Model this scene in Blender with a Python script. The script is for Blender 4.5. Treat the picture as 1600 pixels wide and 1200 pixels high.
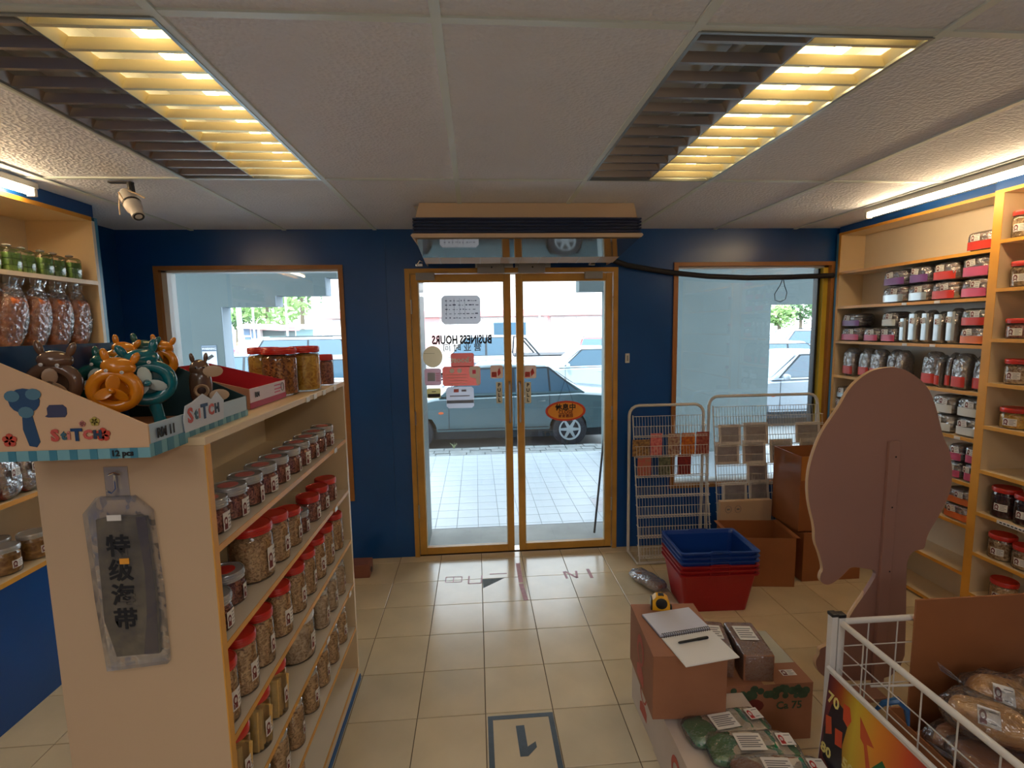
import bpy, bmesh, math, random
from mathutils import Vector, Matrix, noise
for _o in list(bpy.data.objects): bpy.data.objects.remove(_o)
S = bpy.context.scene
C = S.collection
PI = math.pi
# ------------------------------------------------------------------ camera
EYE = Vector((0, 0, 1.688)); FPX = 777.15
_y, _p, _r = .0707, .1114, -.0163
_r0 = Vector((math.cos(_y), -math.sin(_y), 0))
FW = Vector((math.sin(_y)*math.cos(_p), math.cos(_y)*math.cos(_p), -math.sin(_p)))
_u0 = Vector((math.sin(_y)*math.sin(_p), math.cos(_y)*math.sin(_p), math.cos(_p)))
RT = _r0*math.cos(_r) + _u0*math.sin(_r)
UP = -_r0*math.sin(_r) + _u0*math.cos(_r)
cd = bpy.data.cameras.new('camera'); cam = bpy.data.objects.new('camera', cd); C.objects.link(cam)
cd.sensor_width = 36; cd.lens = FPX/1600*36; cd.clip_start = .02; cd.clip_end = 300
M = Matrix((RT, UP, -FW)).transposed().to_4x4(); M.translation = EYE
cam.matrix_world = M
S.camera = cam
# ------------------------------------------------------------------ light
w = bpy.data.worlds.new('sky'); S.world = w; w.use_nodes = True
nt = w.node_tree; bg = nt.nodes['Background']
tc = nt.nodes.new('ShaderNodeTexCoord'); mp = nt.nodes.new('ShaderNodeSeparateXYZ')
cr = nt.nodes.new('ShaderNodeValToRGB')
nt.links.new(tc.outputs['Generated'], mp.inputs[0]); nt.links.new(mp.outputs[2], cr.inputs[0]); nt.links.new(cr.outputs[0], bg.inputs[0])
cr.color_ramp.elements[0].color = (.84, .93, 1, 1); cr.color_ramp.elements[1].color = (.72, .86, 1, 1)
bg.inputs[1].default_value = 3.7
sl = bpy.data.lights.new('sun', 'SUN'); sl.energy = 2.2; sl.angle = R_ = math.radians(4); sl.color = (1, .97, .92)
so = bpy.data.objects.new('sun', sl); C.objects.link(so); so.rotation_euler = (math.radians(38), 0, math.radians(-25))
VS = S.view_settings
S.display_settings.display_device = 'sRGB'
VS.view_transform = 'Standard'; VS.look = 'None'; VS.gamma = 1; VS.use_curve_mapping = False; VS.exposure = 0.8
S.cycles.max_bounces = 9; S.cycles.transparent_max_bounces = 28; S.cycles.diffuse_bounces = 4
S.cycles.sample_clamp_indirect = 6
S.cycles.caustics_reflective = False; S.cycles.caustics_refractive = False
TUBE_W = 24.0
# unseen fill lamps added behind the viewpoint to brighten the interior
for k, (lx, ly, e) in enumerate(((-.99, -.61, 4.5), (.84, -.61, 4), (-.99, -2.3, 9), (.84, -2.3, 9))):
    al = bpy.data.lights.new('rear_fill_light', 'AREA'); al.shape = 'RECTANGLE'; al.size = .55; al.size_y = 1.15; al.energy = e; al.color = (1, .96, .95)
    ao = bpy.data.objects.new('rear_fill_light', al); C.objects.link(ao); ao.location = (lx, ly, 2.34)
# ------------------------------------------------------------------ helpers
def ray(x, y): return FW + RT*((x-800)/FPX) - UP*((y-600)/FPX)
def at(x, y, ax, val):
    d = ray(x, y); t = (val-EYE[ax])/d[ax]; return EYE + d*t
def srgb(r, g, b):
    f = lambda c: ((c/255)/12.92 if c <= 10 else (((c/255)+.055)/1.055)**2.4)
    return (f(r), f(g), f(b), 1)
MATS = {}
def mat(name, col=None, rough=.5, metal=0, var=0, vs=6, bump=0, bs=40, coat=0, emit=None, alpha=None, btype='noise', spec=None, rnd=0, col2=None):
    if name in MATS: return MATS[name]
    m = bpy.data.materials.new(name); m.use_nodes = True; n = m.node_tree; b = n.nodes['Principled BSDF']; L = n.links.new
    if len(col) == 3: col = (*col, 1)
    b.inputs['Base Color'].default_value = col; b.inputs['Roughness'].default_value = rough; b.inputs['Metallic'].default_value = metal
    if spec is not None: b.inputs['Specular IOR Level'].default_value = spec
    if coat: b.inputs['Coat Weight'].default_value = coat; b.inputs['Coat Roughness'].default_value = .06
    t = n.nodes.new('ShaderNodeTexCoord')
    if var or col2:
        nz = n.nodes.new('ShaderNodeTexNoise'); nz.inputs['Scale'].default_value = vs; nz.inputs['Detail'].default_value = 5
        L(t.outputs['Object'], nz.inputs['Vector'])
        r = n.nodes.new('ShaderNodeValToRGB'); L(nz.outputs['Fac'], r.inputs[0])
        c2 = col2 or tuple(min(1, c*(1+var)) for c in col[:3])+(1,)
        if len(c2) == 3: c2 = (*c2, 1)
        r.color_ramp.elements[0].position = .3; r.color_ramp.elements[1].position = .7
        r.color_ramp.elements[0].color = tuple(c*(1-var) for c in col[:3])+(1,); r.color_ramp.elements[1].color = c2
        out = r.outputs[0]
        if rnd:
            oi = n.nodes.new('ShaderNodeObjectInfo'); hs = n.nodes.new('ShaderNodeHueSaturation'); ma = n.nodes.new('ShaderNodeMath'); ma.operation = 'MULTIPLY_ADD'
            ma.inputs[1].default_value = rnd*2; ma.inputs[2].default_value = 1-rnd
            L(oi.outputs['Random'], ma.inputs[0]); L(ma.outputs[0], hs.inputs['Value']); L(out, hs.inputs['Color']); out = hs.outputs[0]
        L(out, b.inputs['Base Color'])
    if bump:
        if btype == 'noise':
            z = n.nodes.new('ShaderNodeTexNoise'); z.inputs['Detail'].default_value = 3; o = z.outputs['Fac']
        else:
            z = n.nodes.new('ShaderNodeTexVoronoi'); o = z.outputs['Distance']
        z.inputs['Scale'].default_value = bs; L(t.outputs['Object'], z.inputs['Vector'])
        bm_ = n.nodes.new('ShaderNodeBump'); bm_.inputs['Strength'].default_value = bump; bm_.inputs['Distance'].default_value = .01
        L(o, bm_.inputs['Height']); L(bm_.outputs[0], b.inputs['Normal'])
    if emit: b.inputs['Emission Color'].default_value = (*emit[:3], 1); b.inputs['Emission Strength'].default_value = emit[3]
    MATS[name] = m; return m
def clearmat(name, tint=(1, 1, 1), gl=.12, rough=.04, bump=0, bs=30, haze=0, hcol=(.8, .8, .8)):
    """thin clear sheet: lets light straight through, mirrors a little by angle, optional milky share"""
    if name in MATS: return MATS[name]
    m = bpy.data.materials.new(name); m.use_nodes = True; n = m.node_tree; n.nodes.clear(); L = n.links.new
    o = n.nodes.new('ShaderNodeOutputMaterial'); tr = n.nodes.new('ShaderNodeBsdfTransparent'); tr.inputs[0].default_value = (*tint, 1)
    g = n.nodes.new('ShaderNodeBsdfGlossy'); g.inputs['Roughness'].default_value = rough
    lw = n.nodes.new('ShaderNodeLayerWeight'); lw.inputs[0].default_value = .35
    ma = n.nodes.new('ShaderNodeMath'); ma.operation = 'MULTIPLY_ADD'; ma.inputs[1].default_value = .75; ma.inputs[2].default_value = gl; ma.use_clamp = True
    L(lw.outputs['Fresnel'], ma.inputs[0])
    mx = n.nodes.new('ShaderNodeMixShader'); L(ma.outputs[0], mx.inputs[0])
    base = tr.outputs[0]
    if haze:
        d = n.nodes.new('ShaderNodeBsdfDiffuse'); d.inputs[0].default_value = (*hcol, 1); m2 = n.nodes.new('ShaderNodeMixShader'); m2.inputs[0].default_value = haze
        L(tr.outputs[0], m2.inputs[1]); L(d.outputs[0], m2.inputs[2]); base = m2.outputs[0]
    L(base, mx.inputs[1]); L(g.outputs[0], mx.inputs[2]); L(mx.outputs[0], o.inputs[0])
    if bump:
        t = n.nodes.new('ShaderNodeTexCoord'); z = n.nodes.new('ShaderNodeTexNoise'); z.inputs['Scale'].default_value = bs; z.inputs['Detail'].default_value = 2
        L(t.outputs['Object'], z.inputs['Vector']); b = n.nodes.new('ShaderNodeBump'); b.inputs['Strength'].default_value = bump; b.inputs['Distance'].default_value = .02
        L(z.outputs['Fac'], b.inputs['Height']); L(b.outputs[0], g.inputs['Normal']); L(b.outputs[0], lw.inputs['Normal'])
    MATS[name] = m; return m
def filmmat(name, col):
    """thin sticker or paper that glows a little when lit from behind"""
    if name in MATS: return MATS[name]
    m = bpy.data.materials.new(name); m.use_nodes = True; n = m.node_tree; n.nodes.clear(); L = n.links.new
    o = n.nodes.new('ShaderNodeOutputMaterial'); d = n.nodes.new('ShaderNodeBsdfDiffuse'); t = n.nodes.new('ShaderNodeBsdfTranslucent'); mx = n.nodes.new('ShaderNodeMixShader'); mx.inputs[0].default_value = .65
    d.inputs[0].default_value = t.inputs[0].default_value = col; L(d.outputs[0], mx.inputs[1]); L(t.outputs[0], mx.inputs[2]); L(mx.outputs[0], o.inputs[0])
    MATS[name] = m; return m
def foodmat(name, c1, c2, scale=60, bump=.8, rough=.55):
    """crumbly or curly snack colour with lumps"""
    if name in MATS: return MATS[name]
    m = bpy.data.materials.new(name); m.use_nodes = True; n = m.node_tree; b = n.nodes['Principled BSDF']; L = n.links.new
    t = n.nodes.new('ShaderNodeTexCoord'); nz = n.nodes.new('ShaderNodeTexNoise'); nz.inputs['Scale'].default_value = scale*.5
    mixv = n.nodes.new('ShaderNodeMixRGB'); mixv.inputs[0].default_value = .12; L(t.outputs['Object'], nz.inputs['Vector']); L(t.outputs['Object'], mixv.inputs[1]); L(nz.outputs['Color'], mixv.inputs[2])
    v = n.nodes.new('ShaderNodeTexVoronoi'); v.inputs['Scale'].default_value = scale; L(mixv.outputs[0], v.inputs['Vector'])
    r = n.nodes.new('ShaderNodeValToRGB'); L(v.outputs['Distance'], r.inputs[0]); r.color_ramp.elements[0].position = .15; r.color_ramp.elements[1].position = .75
    r.color_ramp.elements[0].color = (*c1, 1); r.color_ramp.elements[1].color = (*c2, 1)
    L(r.outputs[0], b.inputs['Base Color']); b.inputs['Roughness'].default_value = rough
    bp = n.nodes.new('ShaderNodeBump'); bp.invert = True; bp.inputs['Strength'].default_value = bump; bp.inputs['Distance'].default_value = .005
    L(v.outputs['Distance'], bp.inputs['Height']); L(bp.outputs[0], b.inputs['Normal'])
    MATS[name] = m; return m
class MB:
    def __init__(s): s.v = []; s.f = []; s.m = []; s.cur = 0; s.uv = {}
    def add(s, vs, fs):
        k = len(s.v); s.v += [tuple(v) for v in vs]
        for f in fs: s.f.append([k+i for i in f]); s.m.append(s.cur)
        return s
    def box(s, x0, x1, y0, y1, z0, z1, T=None):
        vs = [Vector((x, y, z)) for z in (z0, z1) for y in (y0, y1) for x in (x0, x1)]
        if T: vs = [T @ v for v in vs]
        return s.add(vs, [(0, 2, 3, 1), (4, 5, 7, 6), (0, 1, 5, 4), (2, 6, 7, 3), (0, 4, 6, 2), (1, 3, 7, 5)])
    def bbox(s, x0, x1, y0, y1, z0, z1, b=.003, T=None):
        """box with chamfered edges"""
        bm = bmesh.new(); bmesh.ops.create_cube(bm, size=1)
        for v in bm.verts: v.co = Vector(((x0+x1)/2+v.co.x*(x1-x0), (y0+y1)/2+v.co.y*(y1-y0), (z0+z1)/2+v.co.z*(z1-z0)))
        bmesh.ops.bevel(bm, geom=bm.edges[:], offset=b, segments=2, affect='EDGES', profile=.6)
        bm.verts.index_update(); vs = [(T @ v.co) if T else v.co.copy() for v in bm.verts]; fs = [[v.index for v in f.verts] for f in bm.faces]; bm.free()
        return s.add(vs, fs)
    def tube(s, pts, r, seg=8, closed=False, cap=True):
        pts = [Vector(p) for p in pts]; n = len(pts); k = len(s.v); vs = []; prev = None
        for i, p in enumerate(pts):
            a = pts[i-1] if (i or closed) else p; b = pts[(i+1) % n] if (i < n-1 or closed) else p
            t = (b-a).normalized()
            if prev is None:
                ref = Vector((0, 0, 1)) if abs(t.z) < .9 else Vector((1, 0, 0)); nrm = t.cross(ref).normalized()
            else: nrm = (prev - t*prev.dot(t)).normalized()
            prev = nrm; bn = t.cross(nrm); rr = r[i] if isinstance(r, (list, tuple)) else r
            for j in range(seg):
                an = 2*PI*j/seg; vs.append(p+nrm*(rr*math.cos(an))+bn*(rr*math.sin(an)))
        fs = []
        for i in range(n if closed else n-1):
            for j in range(seg):
                a = i*seg+j; b = i*seg+(j+1) % seg; c = ((i+1) % n)*seg+(j+1) % seg; d = ((i+1) % n)*seg+j
                fs.append((a, b, c, d))
        if cap and not closed: fs += [tuple(range(seg))[::-1], tuple(range((n-1)*seg, n*seg))]
        return s.add(vs, fs)
    def lathe(s, prof, seg=20, T=None, cap=True):
        vs = []; fs = []
        for (r, z) in prof:
            for j in range(seg):
                a = 2*PI*j/seg; v = Vector((r*math.cos(a), r*math.sin(a), z)); vs.append(T @ v if T else v)
        for i in range(len(prof)-1):
            for j in range(seg): fs.append((i*seg+j, i*seg+(j+1) % seg, (i+1)*seg+(j+1) % seg, (i+1)*seg+j))
        if cap: fs += [tuple(range(seg))[::-1], tuple(range((len(prof)-1)*seg, len(prof)*seg))]
        return s.add(vs, fs)
    def prism(s, poly, d0, d1, ax='y', T=None):
        """poly of 2-D points extruded along ax: y -> (x,z), x -> (y,z), z -> (x,y)"""
        def mk(a, b, d): return Vector((a, d, b)) if ax == 'y' else (Vector((d, a, b)) if ax == 'x' else Vector((a, b, d)))
        n = len(poly); vs = [mk(a, b, d0) for a, b in poly]+[mk(a, b, d1) for a, b in poly]
        if T: vs = [T @ v for v in vs]
        return s.add(vs, [tuple(range(n))[::-1], tuple(range(n, 2*n))]+[(i, (i+1) % n, n+(i+1) % n, n+i) for i in range(n)])
    def blob(s, cx, cy, cz, w, d, h, ex=.5, ez=.5, nu=20, nv=10, amp=0, fr=20, seed=0, T=None):
        """rounded cushion: superellipsoid w x d x h resting on cz, crumpled by amp"""
        f = lambda c, e: math.copysign(abs(c)**e, c); vs = []; fs = []
        for i in range(nv+1):
            ph = -PI/2+PI*i/nv
            for j in range(nu):
                th = 2*PI*j/nu; p = Vector((w/2*f(math.cos(ph), ez)*f(math.cos(th), ex), d/2*f(math.cos(ph), ez)*f(math.sin(th), ex), h/2*f(math.sin(ph), ez)))
                if amp:
                    q = noise.noise_vector(p*fr+Vector((seed*3.7, seed, 0))); p += q*amp
                    p.z = max(p.z, -h/2)
                p += Vector((cx, cy, cz+h/2)); vs.append(T @ p if T else p)
        for i in range(nv):
            for j in range(nu): fs.append((i*nu+j, i*nu+(j+1) % nu, (i+1)*nu+(j+1) % nu, (i+1)*nu+j))
        return s.add(vs, fs)
    def build(s, name, m, parent=None, smooth=False, off=None, kind=None, link=True):
        me = bpy.data.meshes.new(name)
        vs = s.v
        if off is not None: vs = [(v[0]-off[0], v[1]-off[1], v[2]-off[2]) for v in vs]
        me.from_pydata(vs, [], s.f)
        ms = m if isinstance(m, (list, tuple)) else [m]
        for q in ms: me.materials.append(q)
        if len(ms) > 1:
            for i, p in enumerate(me.polygons): p.material_index = s.m[i]
        bm = bmesh.new(); bm.from_mesh(me); bmesh.ops.recalc_face_normals(bm, faces=bm.faces[:]); bm.to_mesh(me); bm.free()
        if smooth:
            for p in me.polygons: p.use_smooth = True
            try: me.set_sharp_from_angle(angle=math.radians(42))
            except Exception: pass
        o = bpy.data.objects.new(name, me)
        if link: C.objects.link(o)
        if parent is not None: o.parent = parent
        if kind: o['kind'] = kind
        return o
def obj_from(name, me, parent=None, loc=(0, 0, 0)):
    o = bpy.data.objects.new(name, me); C.objects.link(o); o.location = loc
    if parent is not None: o.parent = parent
    return o
def tag(o, label=None, cat=None, group=None):
    if label: o['label'] = label
    if cat: o['category'] = cat
    if group: o['group'] = group
    return o
def thing(name, label, cat, loc=(0, 0, 0), rz=0, group=None):
    o = bpy.data.objects.new(name, None); C.objects.link(o); o.location = loc; o.rotation_euler = (0, 0, rz); o.empty_display_size = .05
    return tag(o, label, cat, group)
def kids(o): return [c for c in bpy.data.objects if c.parent is o]
TREE = {}
def dup(root, loc, rz=0, label=None, group=None, sc=None):
    r = root.copy(); C.objects.link(r); r.location = loc; r.rotation_euler = (0, 0, rz)
    if sc: r.scale = sc
    if label: r['label'] = label
    if group: r['group'] = group
    if root.name not in TREE: TREE[root.name] = [(c, kids(c)) for c in kids(root)]
    for c, gs in TREE[root.name]:
        k = c.copy(); C.objects.link(k); k.parent = r
        for g in gs: q = g.copy(); C.objects.link(q); q.parent = k
    return r
def struct(name, mb, m, parent=None, smooth=False, off=None):
    o = mb.build(name, m, parent, smooth, off)
    if parent is None: o['kind'] = 'structure'
    return o
def text_obj(name, body, size, m, parent, loc, rot=(PI/2, 0, 0), depth=.0004, align='CENTER', sx=1, bold=0, mirror=False):
    c = bpy.data.curves.new('lettering', 'FONT'); c.body = body; c.size = size; c.extrude = depth; c.align_x = align; c.align_y = 'CENTER'; c.resolution_u = 2; c.offset = bold
    o = bpy.data.objects.new('tmp', c); C.objects.link(o)
    me = bpy.data.meshes.new_from_object(o.evaluated_get(bpy.context.evaluated_depsgraph_get())); bpy.data.objects.remove(o)
    for v in me.vertices: v.co.x *= sx*(-1 if mirror else 1)
    if mirror: me.flip_normals()
    me.materials.clear(); me.materials.append(m); me.name = name
    o = bpy.data.objects.new(name, me); C.objects.link(o); o.location = loc; o.rotation_euler = rot; o.parent = parent
    return o
ORD = ['first', 'second', 'third', 'fourth', 'fifth', 'sixth', 'seventh', 'eighth', 'ninth', 'tenth', 'eleventh', 'twelfth']
random.seed(5)
# ------------------------------------------------------------------ materials
blue = mat('navy wall paint', srgb(16, 74, 142), rough=.3, var=.12, vs=2, bump=.05, bs=25)
bluelt = mat('window-lit blue edge', srgb(70, 140, 180), rough=.4)  # blue paint strip, its tone lightened as if lit from the window
yel = mat('ochre painted timber', srgb(190, 142, 62), rough=.45, var=.12, vs=8, bump=.05)
yelb = mat('bright yellow reveal', srgb(205, 178, 60), rough=.5, var=.08)
brn = mat('brown window frame', srgb(160, 105, 50), rough=.45, var=.1)
oran = mat('orange shelf edging', srgb(220, 158, 62), rough=.4, var=.08)
cream = mat('cream laminate', srgb(222, 198, 160), rough=.35, var=.03, vs=3)
creamw = mat('pale laminate', srgb(225, 212, 190), rough=.3, var=.03, vs=3)
white = mat('white enamel', srgb(220, 216, 210), rough=.4)
wirew = mat('white coated wire', srgb(205, 200, 192), rough=.35)
grey = mat('grey plastic', srgb(150, 150, 150), rough=.4)
black = mat('black plastic', (.012, .012, .014), rough=.4)
ink = mat('black ink', (.01, .01, .012), rough=.6)
redink = mat('red ink', srgb(190, 50, 45), rough=.6)
steel = mat('brushed steel', srgb(190, 190, 190), rough=.3, metal=1)
chrome = mat('bright chrome', srgb(230, 230, 230), rough=.12, metal=1)
paper = mat('white paper', srgb(232, 230, 226), rough=.8)
kraft = mat('brown cardboard', srgb(158, 106, 76), rough=.75, var=.06, vs=9, bump=.06, bs=60)
kraftd = mat('dark brown cardboard', srgb(158, 98, 56), rough=.6, var=.08, vs=5, coat=.15)
kraftw = mat('pale carton board', srgb(212, 196, 182), rough=.7, var=.04)
glass = clearmat('window glass', (.97, .99, .99), gl=.015, rough=.01)
jarglass = clearmat('clear jar plastic', (1, 1, 1), gl=.035, rough=.06, bump=.12, bs=25)
film = clearmat('crinkled clear film', (1, 1, 1), gl=.10, rough=.16, bump=.8, bs=40, haze=.06, hcol=(.9, .9, .9))
filmh = clearmat('glossy foil film', (1, 1, 1), gl=.26, rough=.24, bump=1.0, bs=34, haze=.14, hcol=(.95, .93, .97))
lidclear = clearmat('milky clear lid', (.85, .85, .87), gl=.12, rough=.15, haze=.42, hcol=(.75, .76, .78))
redlid = mat('red plastic lid', srgb(200, 42, 30), rough=.35, coat=.3)
# ================================================================== ROOM SHELL
XL, XR, YW, ZC = -2.40, 2.88, 3.612, 2.386
YB = -3.2
tilem = mat('cream ceramic floor tile', srgb(212, 194, 160), rough=.18, var=.09, vs=3.5, rnd=.05, bump=.03, bs=8)
grout = mat('dark tile joint', srgb(92, 72, 48), rough=.8)
fl = MB().box(XL, XR, YB, YW+.12, -.05, -.0045)
floor = struct('floor', fl, grout)
q = .299; fx0, fy0 = .003, 2.922
TM = {}
def tile_mesh(name, w, d, th, m, bev=.0012):
    k = (name, round(w, 3), round(d, 3))
    if k not in TM:
        o = MB(); x, y = w/2, d/2; b = bev
        o.add([(-x, -y, -th), (x, -y, -th), (x, y, -th), (-x, y, -th), (-x, -y, -b), (x, -y, -b), (x, y, -b), (-x, y, -b), (-x+b, -y+b, 0), (x-b, -y+b, 0), (x-b, y-b, 0), (-x+b, y-b, 0)],
              [(0, 1, 5, 4), (1, 2, 6, 5), (2, 3, 7, 6), (3, 0, 4, 7), (4, 5, 9, 8), (5, 6, 10, 9), (6, 7, 11, 10), (7, 4, 8, 11), (8, 9, 10, 11)])
        ob_ = o.build(name, m, link=False); TM[k] = ob_.data; bpy.data.objects.remove(ob_)
    return TM[k]
for i in range(-9, 10):
    for j in range(-9, 4):
        x0, x1 = max(XL, fx0+q*i), min(XR, fx0+q*(i+1)); y0, y1 = fy0+q*j, min(YW-.003, fy0+q*(j+1))
        if x1-x0 < .02 or y1-y0 < .02: continue
        o = obj_from('tile', tile_mesh('tile', x1-x0-.0035, y1-y0-.0035, .004, tilem), floor, ((x0+x1)/2, (y0+y1)/2, random.uniform(-.0004, 0)))
rest = MB().box(XL, XR, YB, fy0-9*q-.002, -.0044, -.0002)
rest.build('rear_paving', tilem, floor)
# ceiling
cpan = mat('embossed ceiling panel', srgb(232, 235, 245), rough=.62, bump=.4, bs=80, btype='voronoi', var=.02)
tbar = mat('ceiling grid bar', srgb(222, 232, 230), rough=.35)
ceil = struct('ceiling', MB().box(XL-.1, XR+.1, YB, YW+.12, ZC+.105, ZC+.14), cpan)
gx = [XL]+[-1.2924+.61*i for i in range(-1, 7)]+[XR]
gy = [YB, -2.44+.0, -1.224, -.004, 1.2157, 2.4357, YW]
fixcells = ((-1.2924, 1.2157), (.5376, 1.2157))
for i in range(len(gx)-1):
    for j in range(len(gy)-1):
        if any(abs(gx[i]-a) < .01 and abs(gy[j]-b) < .01 for a, b in fixcells): continue
        MB().box(gx[i]+.002, gx[i+1]-.002, gy[j]+.002, gy[j+1]-.002, ZC+.001, ZC+.012).build('ceiling_panel', cpan, ceil)
for x in gx[1:-1]: MB().box(x-.012, x+.012, YB, YW, ZC-.006, ZC+.0).build('grid_bar', tbar, ceil)
for y in gy[1:-1]:
    MB().box(XL, XR, y-.011, y+.011, ZC-.0045, ZC+.001).build('grid_bar', tbar, ceil)
# walls
WT = .12
holes = [(-2.16, -.924, .456, 2.14), (-.489, 1.037, 0, 2.115), (1.465, 2.68, .456, 2.14)]
wf = MB(); xs = sorted({XL-.1, XR+.1, *[h[0] for h in holes], *[h[1] for h in holes]})
for a, b in zip(xs, xs[1:]):
    h = [h for h in holes if h[0] <= a+1e-6 and h[1] >= b-1e-6]
    if not h: wf.box(a, b, YW, YW+WT, -.05, ZC+.14)
    else:
        if h[0][2] > 0: wf.box(a, b, YW, YW+WT, -.05, h[0][2])
        wf.box(a, b, YW, YW+WT, h[0][3], ZC+.14)
wallf = struct('wall_front', wf, blue)
# shallow upright boarding strips of the front wall either side of the door
MB().box(-.924, -.62, YW-.004, YW-.0005, .12, ZC-.002).build('wall_board', blue, wallf)
struct('wall_left', MB().box(XL-.1, XL, YB, YW, -.05, ZC+.14), blue)
struct('wall_right', MB().box(XR, XR+.1, YB, YW, -.05, ZC+.14), blue)
struct('wall_back', MB().box(XL-.1, XR+.1, YB-.1, YB, -.05, ZC+.14), mat('cream wall paint', srgb(200, 185, 160), rough=.6))
struct('upper_sun_block', MB().box(-6, 7, YW+.02, YW+WT-.01, ZC+.141, 3.1), blue)  # unseen strip added to close the gap where sun reached the walkway
struct('upper_sun_mass', MB().box(-6, 7, YB-.1, 7.25, 3.101, 6.2), mat('sun block render', srgb(190, 188, 182), rough=.9))  # unseen upper mass added to keep sun and sky off the walkway
# windows
def window(name, x0, x1, z0, z1, revl, revr, wl, wr):
    f = MB()
    t = .022
    for (a, b, c, d) in ((x0-t*.5, x1+t*.5, z1-t, z1+.006), (x0-t*.5, x1+t*.5, z0-.006, z0+t), (x0-t*.5, x0+t, z0+t, z1-t), (x1-t, x1+t*.5, z0+t, z1-t)):
        f.box(a, b, YW-.014, YW+.02, c, d)
    w_ = struct(name, f, brn)
    r = MB(); r.box(x0+t, x1-t, YW+.02, YW+WT, z1-t-.012, z1-.01); r.box(x0+t, x1-t, YW+.02, YW+WT, z0+.01, z0+t+.01); r.build('window_reveal', white, w_)
    MB().box(x0+.004, x0+t+wl, YW+.02, YW+WT, z0+.01, z1-.01).build('window_reveal', revl, w_)
    MB().box(x1-t-wr, x1-.004, YW+.02, YW+WT, z0+.01, z1-.01).build('window_reveal', revr, w_)
    MB().box(x0+.04, x1-.04, YW+.06, YW+.066, z0+.03, z1-.03).build('window_pane', glass, w_)
    return w_
window('window_1', -2.16, -.924, .456, 2.14, white, white, .035, -.012)
w2 = window('window_2', 1.465, 2.68, .456, 2.14, white, yelb, -.012, .035)
MB().box(2.60, 2.616, YW+.05, YW+.10, .48, 2.1).build('window_seal', black, w2)
# door: outer frame, two glazed leaves
df = MB()
for (a, b, c, d) in ((-.489, -.456, 0, 2.115), (1.004, 1.037, 0, 2.115), (-.456, 1.004, 2.082, 2.115)): df.box(a, b, YW-.02, YW+WT, c, d)
struct('door_1', df, yel); dfo = bpy.data.objects['door_1']
MB().box(-.448, .998, YW+.02, YW+.1, .0, .004).build('threshold', steel, dfo)
def leaf(name, x0, x1, hx, stl, side):
    l = MB(); zt, zb = 2.076, .012
    st = .048
    for (a, b, c, d) in ((x0, x0+st, zb, zt), (x1-st, x1, zb, zt), (x0+st, x1-st, zt-.055, zt), (x0+st, x1-st, zb, zb+.052)): l.bbox(a, b, YW-.008, YW+.032, c, d, .003)
    L_ = struct(name, l, yel)
    MB().box(x0+st-.004, x1-st+.004, YW+.012, YW+.018, zb+.05, zt-.05).build('door_pane', glass, L_)
    b = MB()
    for (a, c) in ((x0+st, x0+st+.006), (x1-st-.006, x1-st)): b.box(a, c, YW-.004, YW+.028, zb+.052, zt-.055)
    b.build('glazing_bead', mat('cream sealant', srgb(215, 205, 180), rough=.6), L_)
    # pull handle on the meeting stile
    h = MB(); h.tube([(hx, YW-.012, 1.0), (hx, YW-.04, 1.015), (hx, YW-.04, 1.285), (hx, YW-.012, 1.30)], .007, 10); h.build('door_handle', steel, L_, True)
    k = MB()
    for z in (.35, 1.05, 1.85):
        x = x0 if side < 0 else x1
        k.tube([(x, YW-.014, z-.05), (x, YW-.014, z+.05)], .006, 8)
    k.build('hinge', steel, L_, True)
    # lock patch at floor
    return L_
leafl = leaf('door_2', -.450, .256, .236, 0, -1)
leafr = leaf('door_3', .292, .998, .312, 0, 1)
# door closers
for (x0, nm, lb) in ((.022, 'left', 'grey steel closer body above the left door leaf'), (.31, 'right', 'grey steel closer body above the right door leaf')):
    t = thing('door_closer', lb, 'door closer', (x0+.09, YW-.03, 2.12), 0, 'door closers over the leaves')
    B = t.location
    MB().bbox(x0, x0+.19, YW-.06, YW-.022, 2.075, 2.15, .004).build('closer_body', grey, t, off=B)
    MB().bbox(x0-.015 if nm == 'left' else x0-.02, x0+.255 if nm == 'left' else x0+.235, YW-.021, YW-.006, 2.118, 2.168, .003).build('mounting_plate', steel, t, off=B)
    sc_ = MB().lathe([(.006, 0), (.006, .003), (.004, .004)], 10, Matrix.Translation((x0+.1, YW-.0605, 2.115)) @ Matrix.Rotation(PI/2, 4, 'X')); sc_.build('screw', black, t, off=B)
for x0, lb in ((-.41, 'grey pivot cover at the top left corner of the left leaf'), (.79, 'grey pivot cover at the top right corner of the right leaf')):
    o = MB().bbox(x0, x0+.13, YW-.035, YW-.009, 2.035, 2.085, .003).build('pivot_cover', grey, None); tag(o, lb, 'hinge cover')
for x0, lb in ((-.39, 'small chrome latch fixed to the wall above the left leaf'), (.84, 'small chrome latch with wire ends above the right leaf')):
    t = thing('wall_latch', lb, 'latch', (x0, YW, 2.14)); B = t.location
    MB().bbox(x0-.02, x0+.03, YW-.012, YW, 2.13, 2.15, .003).build('base', chrome, t, off=B)
    MB().tube([(x0-.01, YW-.014, 2.14), (x0+.01, YW-.025, 2.168), (x0+.03, YW-.012, 2.16)], .004, 6).build('lever', chrome, t, True, off=B)
# light switch
t = thing('light_switch', 'small white rocker switch on the navy wall right of the door', 'switch', (1.114, YW, 1.46)); B = t.location
MB().bbox(1.098, 1.130, YW-.01, YW, 1.42, 1.49, .003).build('switch_plate', white, t, off=B)
MB().bbox(1.108, 1.120, YW-.014, YW-.01, 1.435, 1.475, .002).build('rocker', grey, t, off=B)
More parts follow.
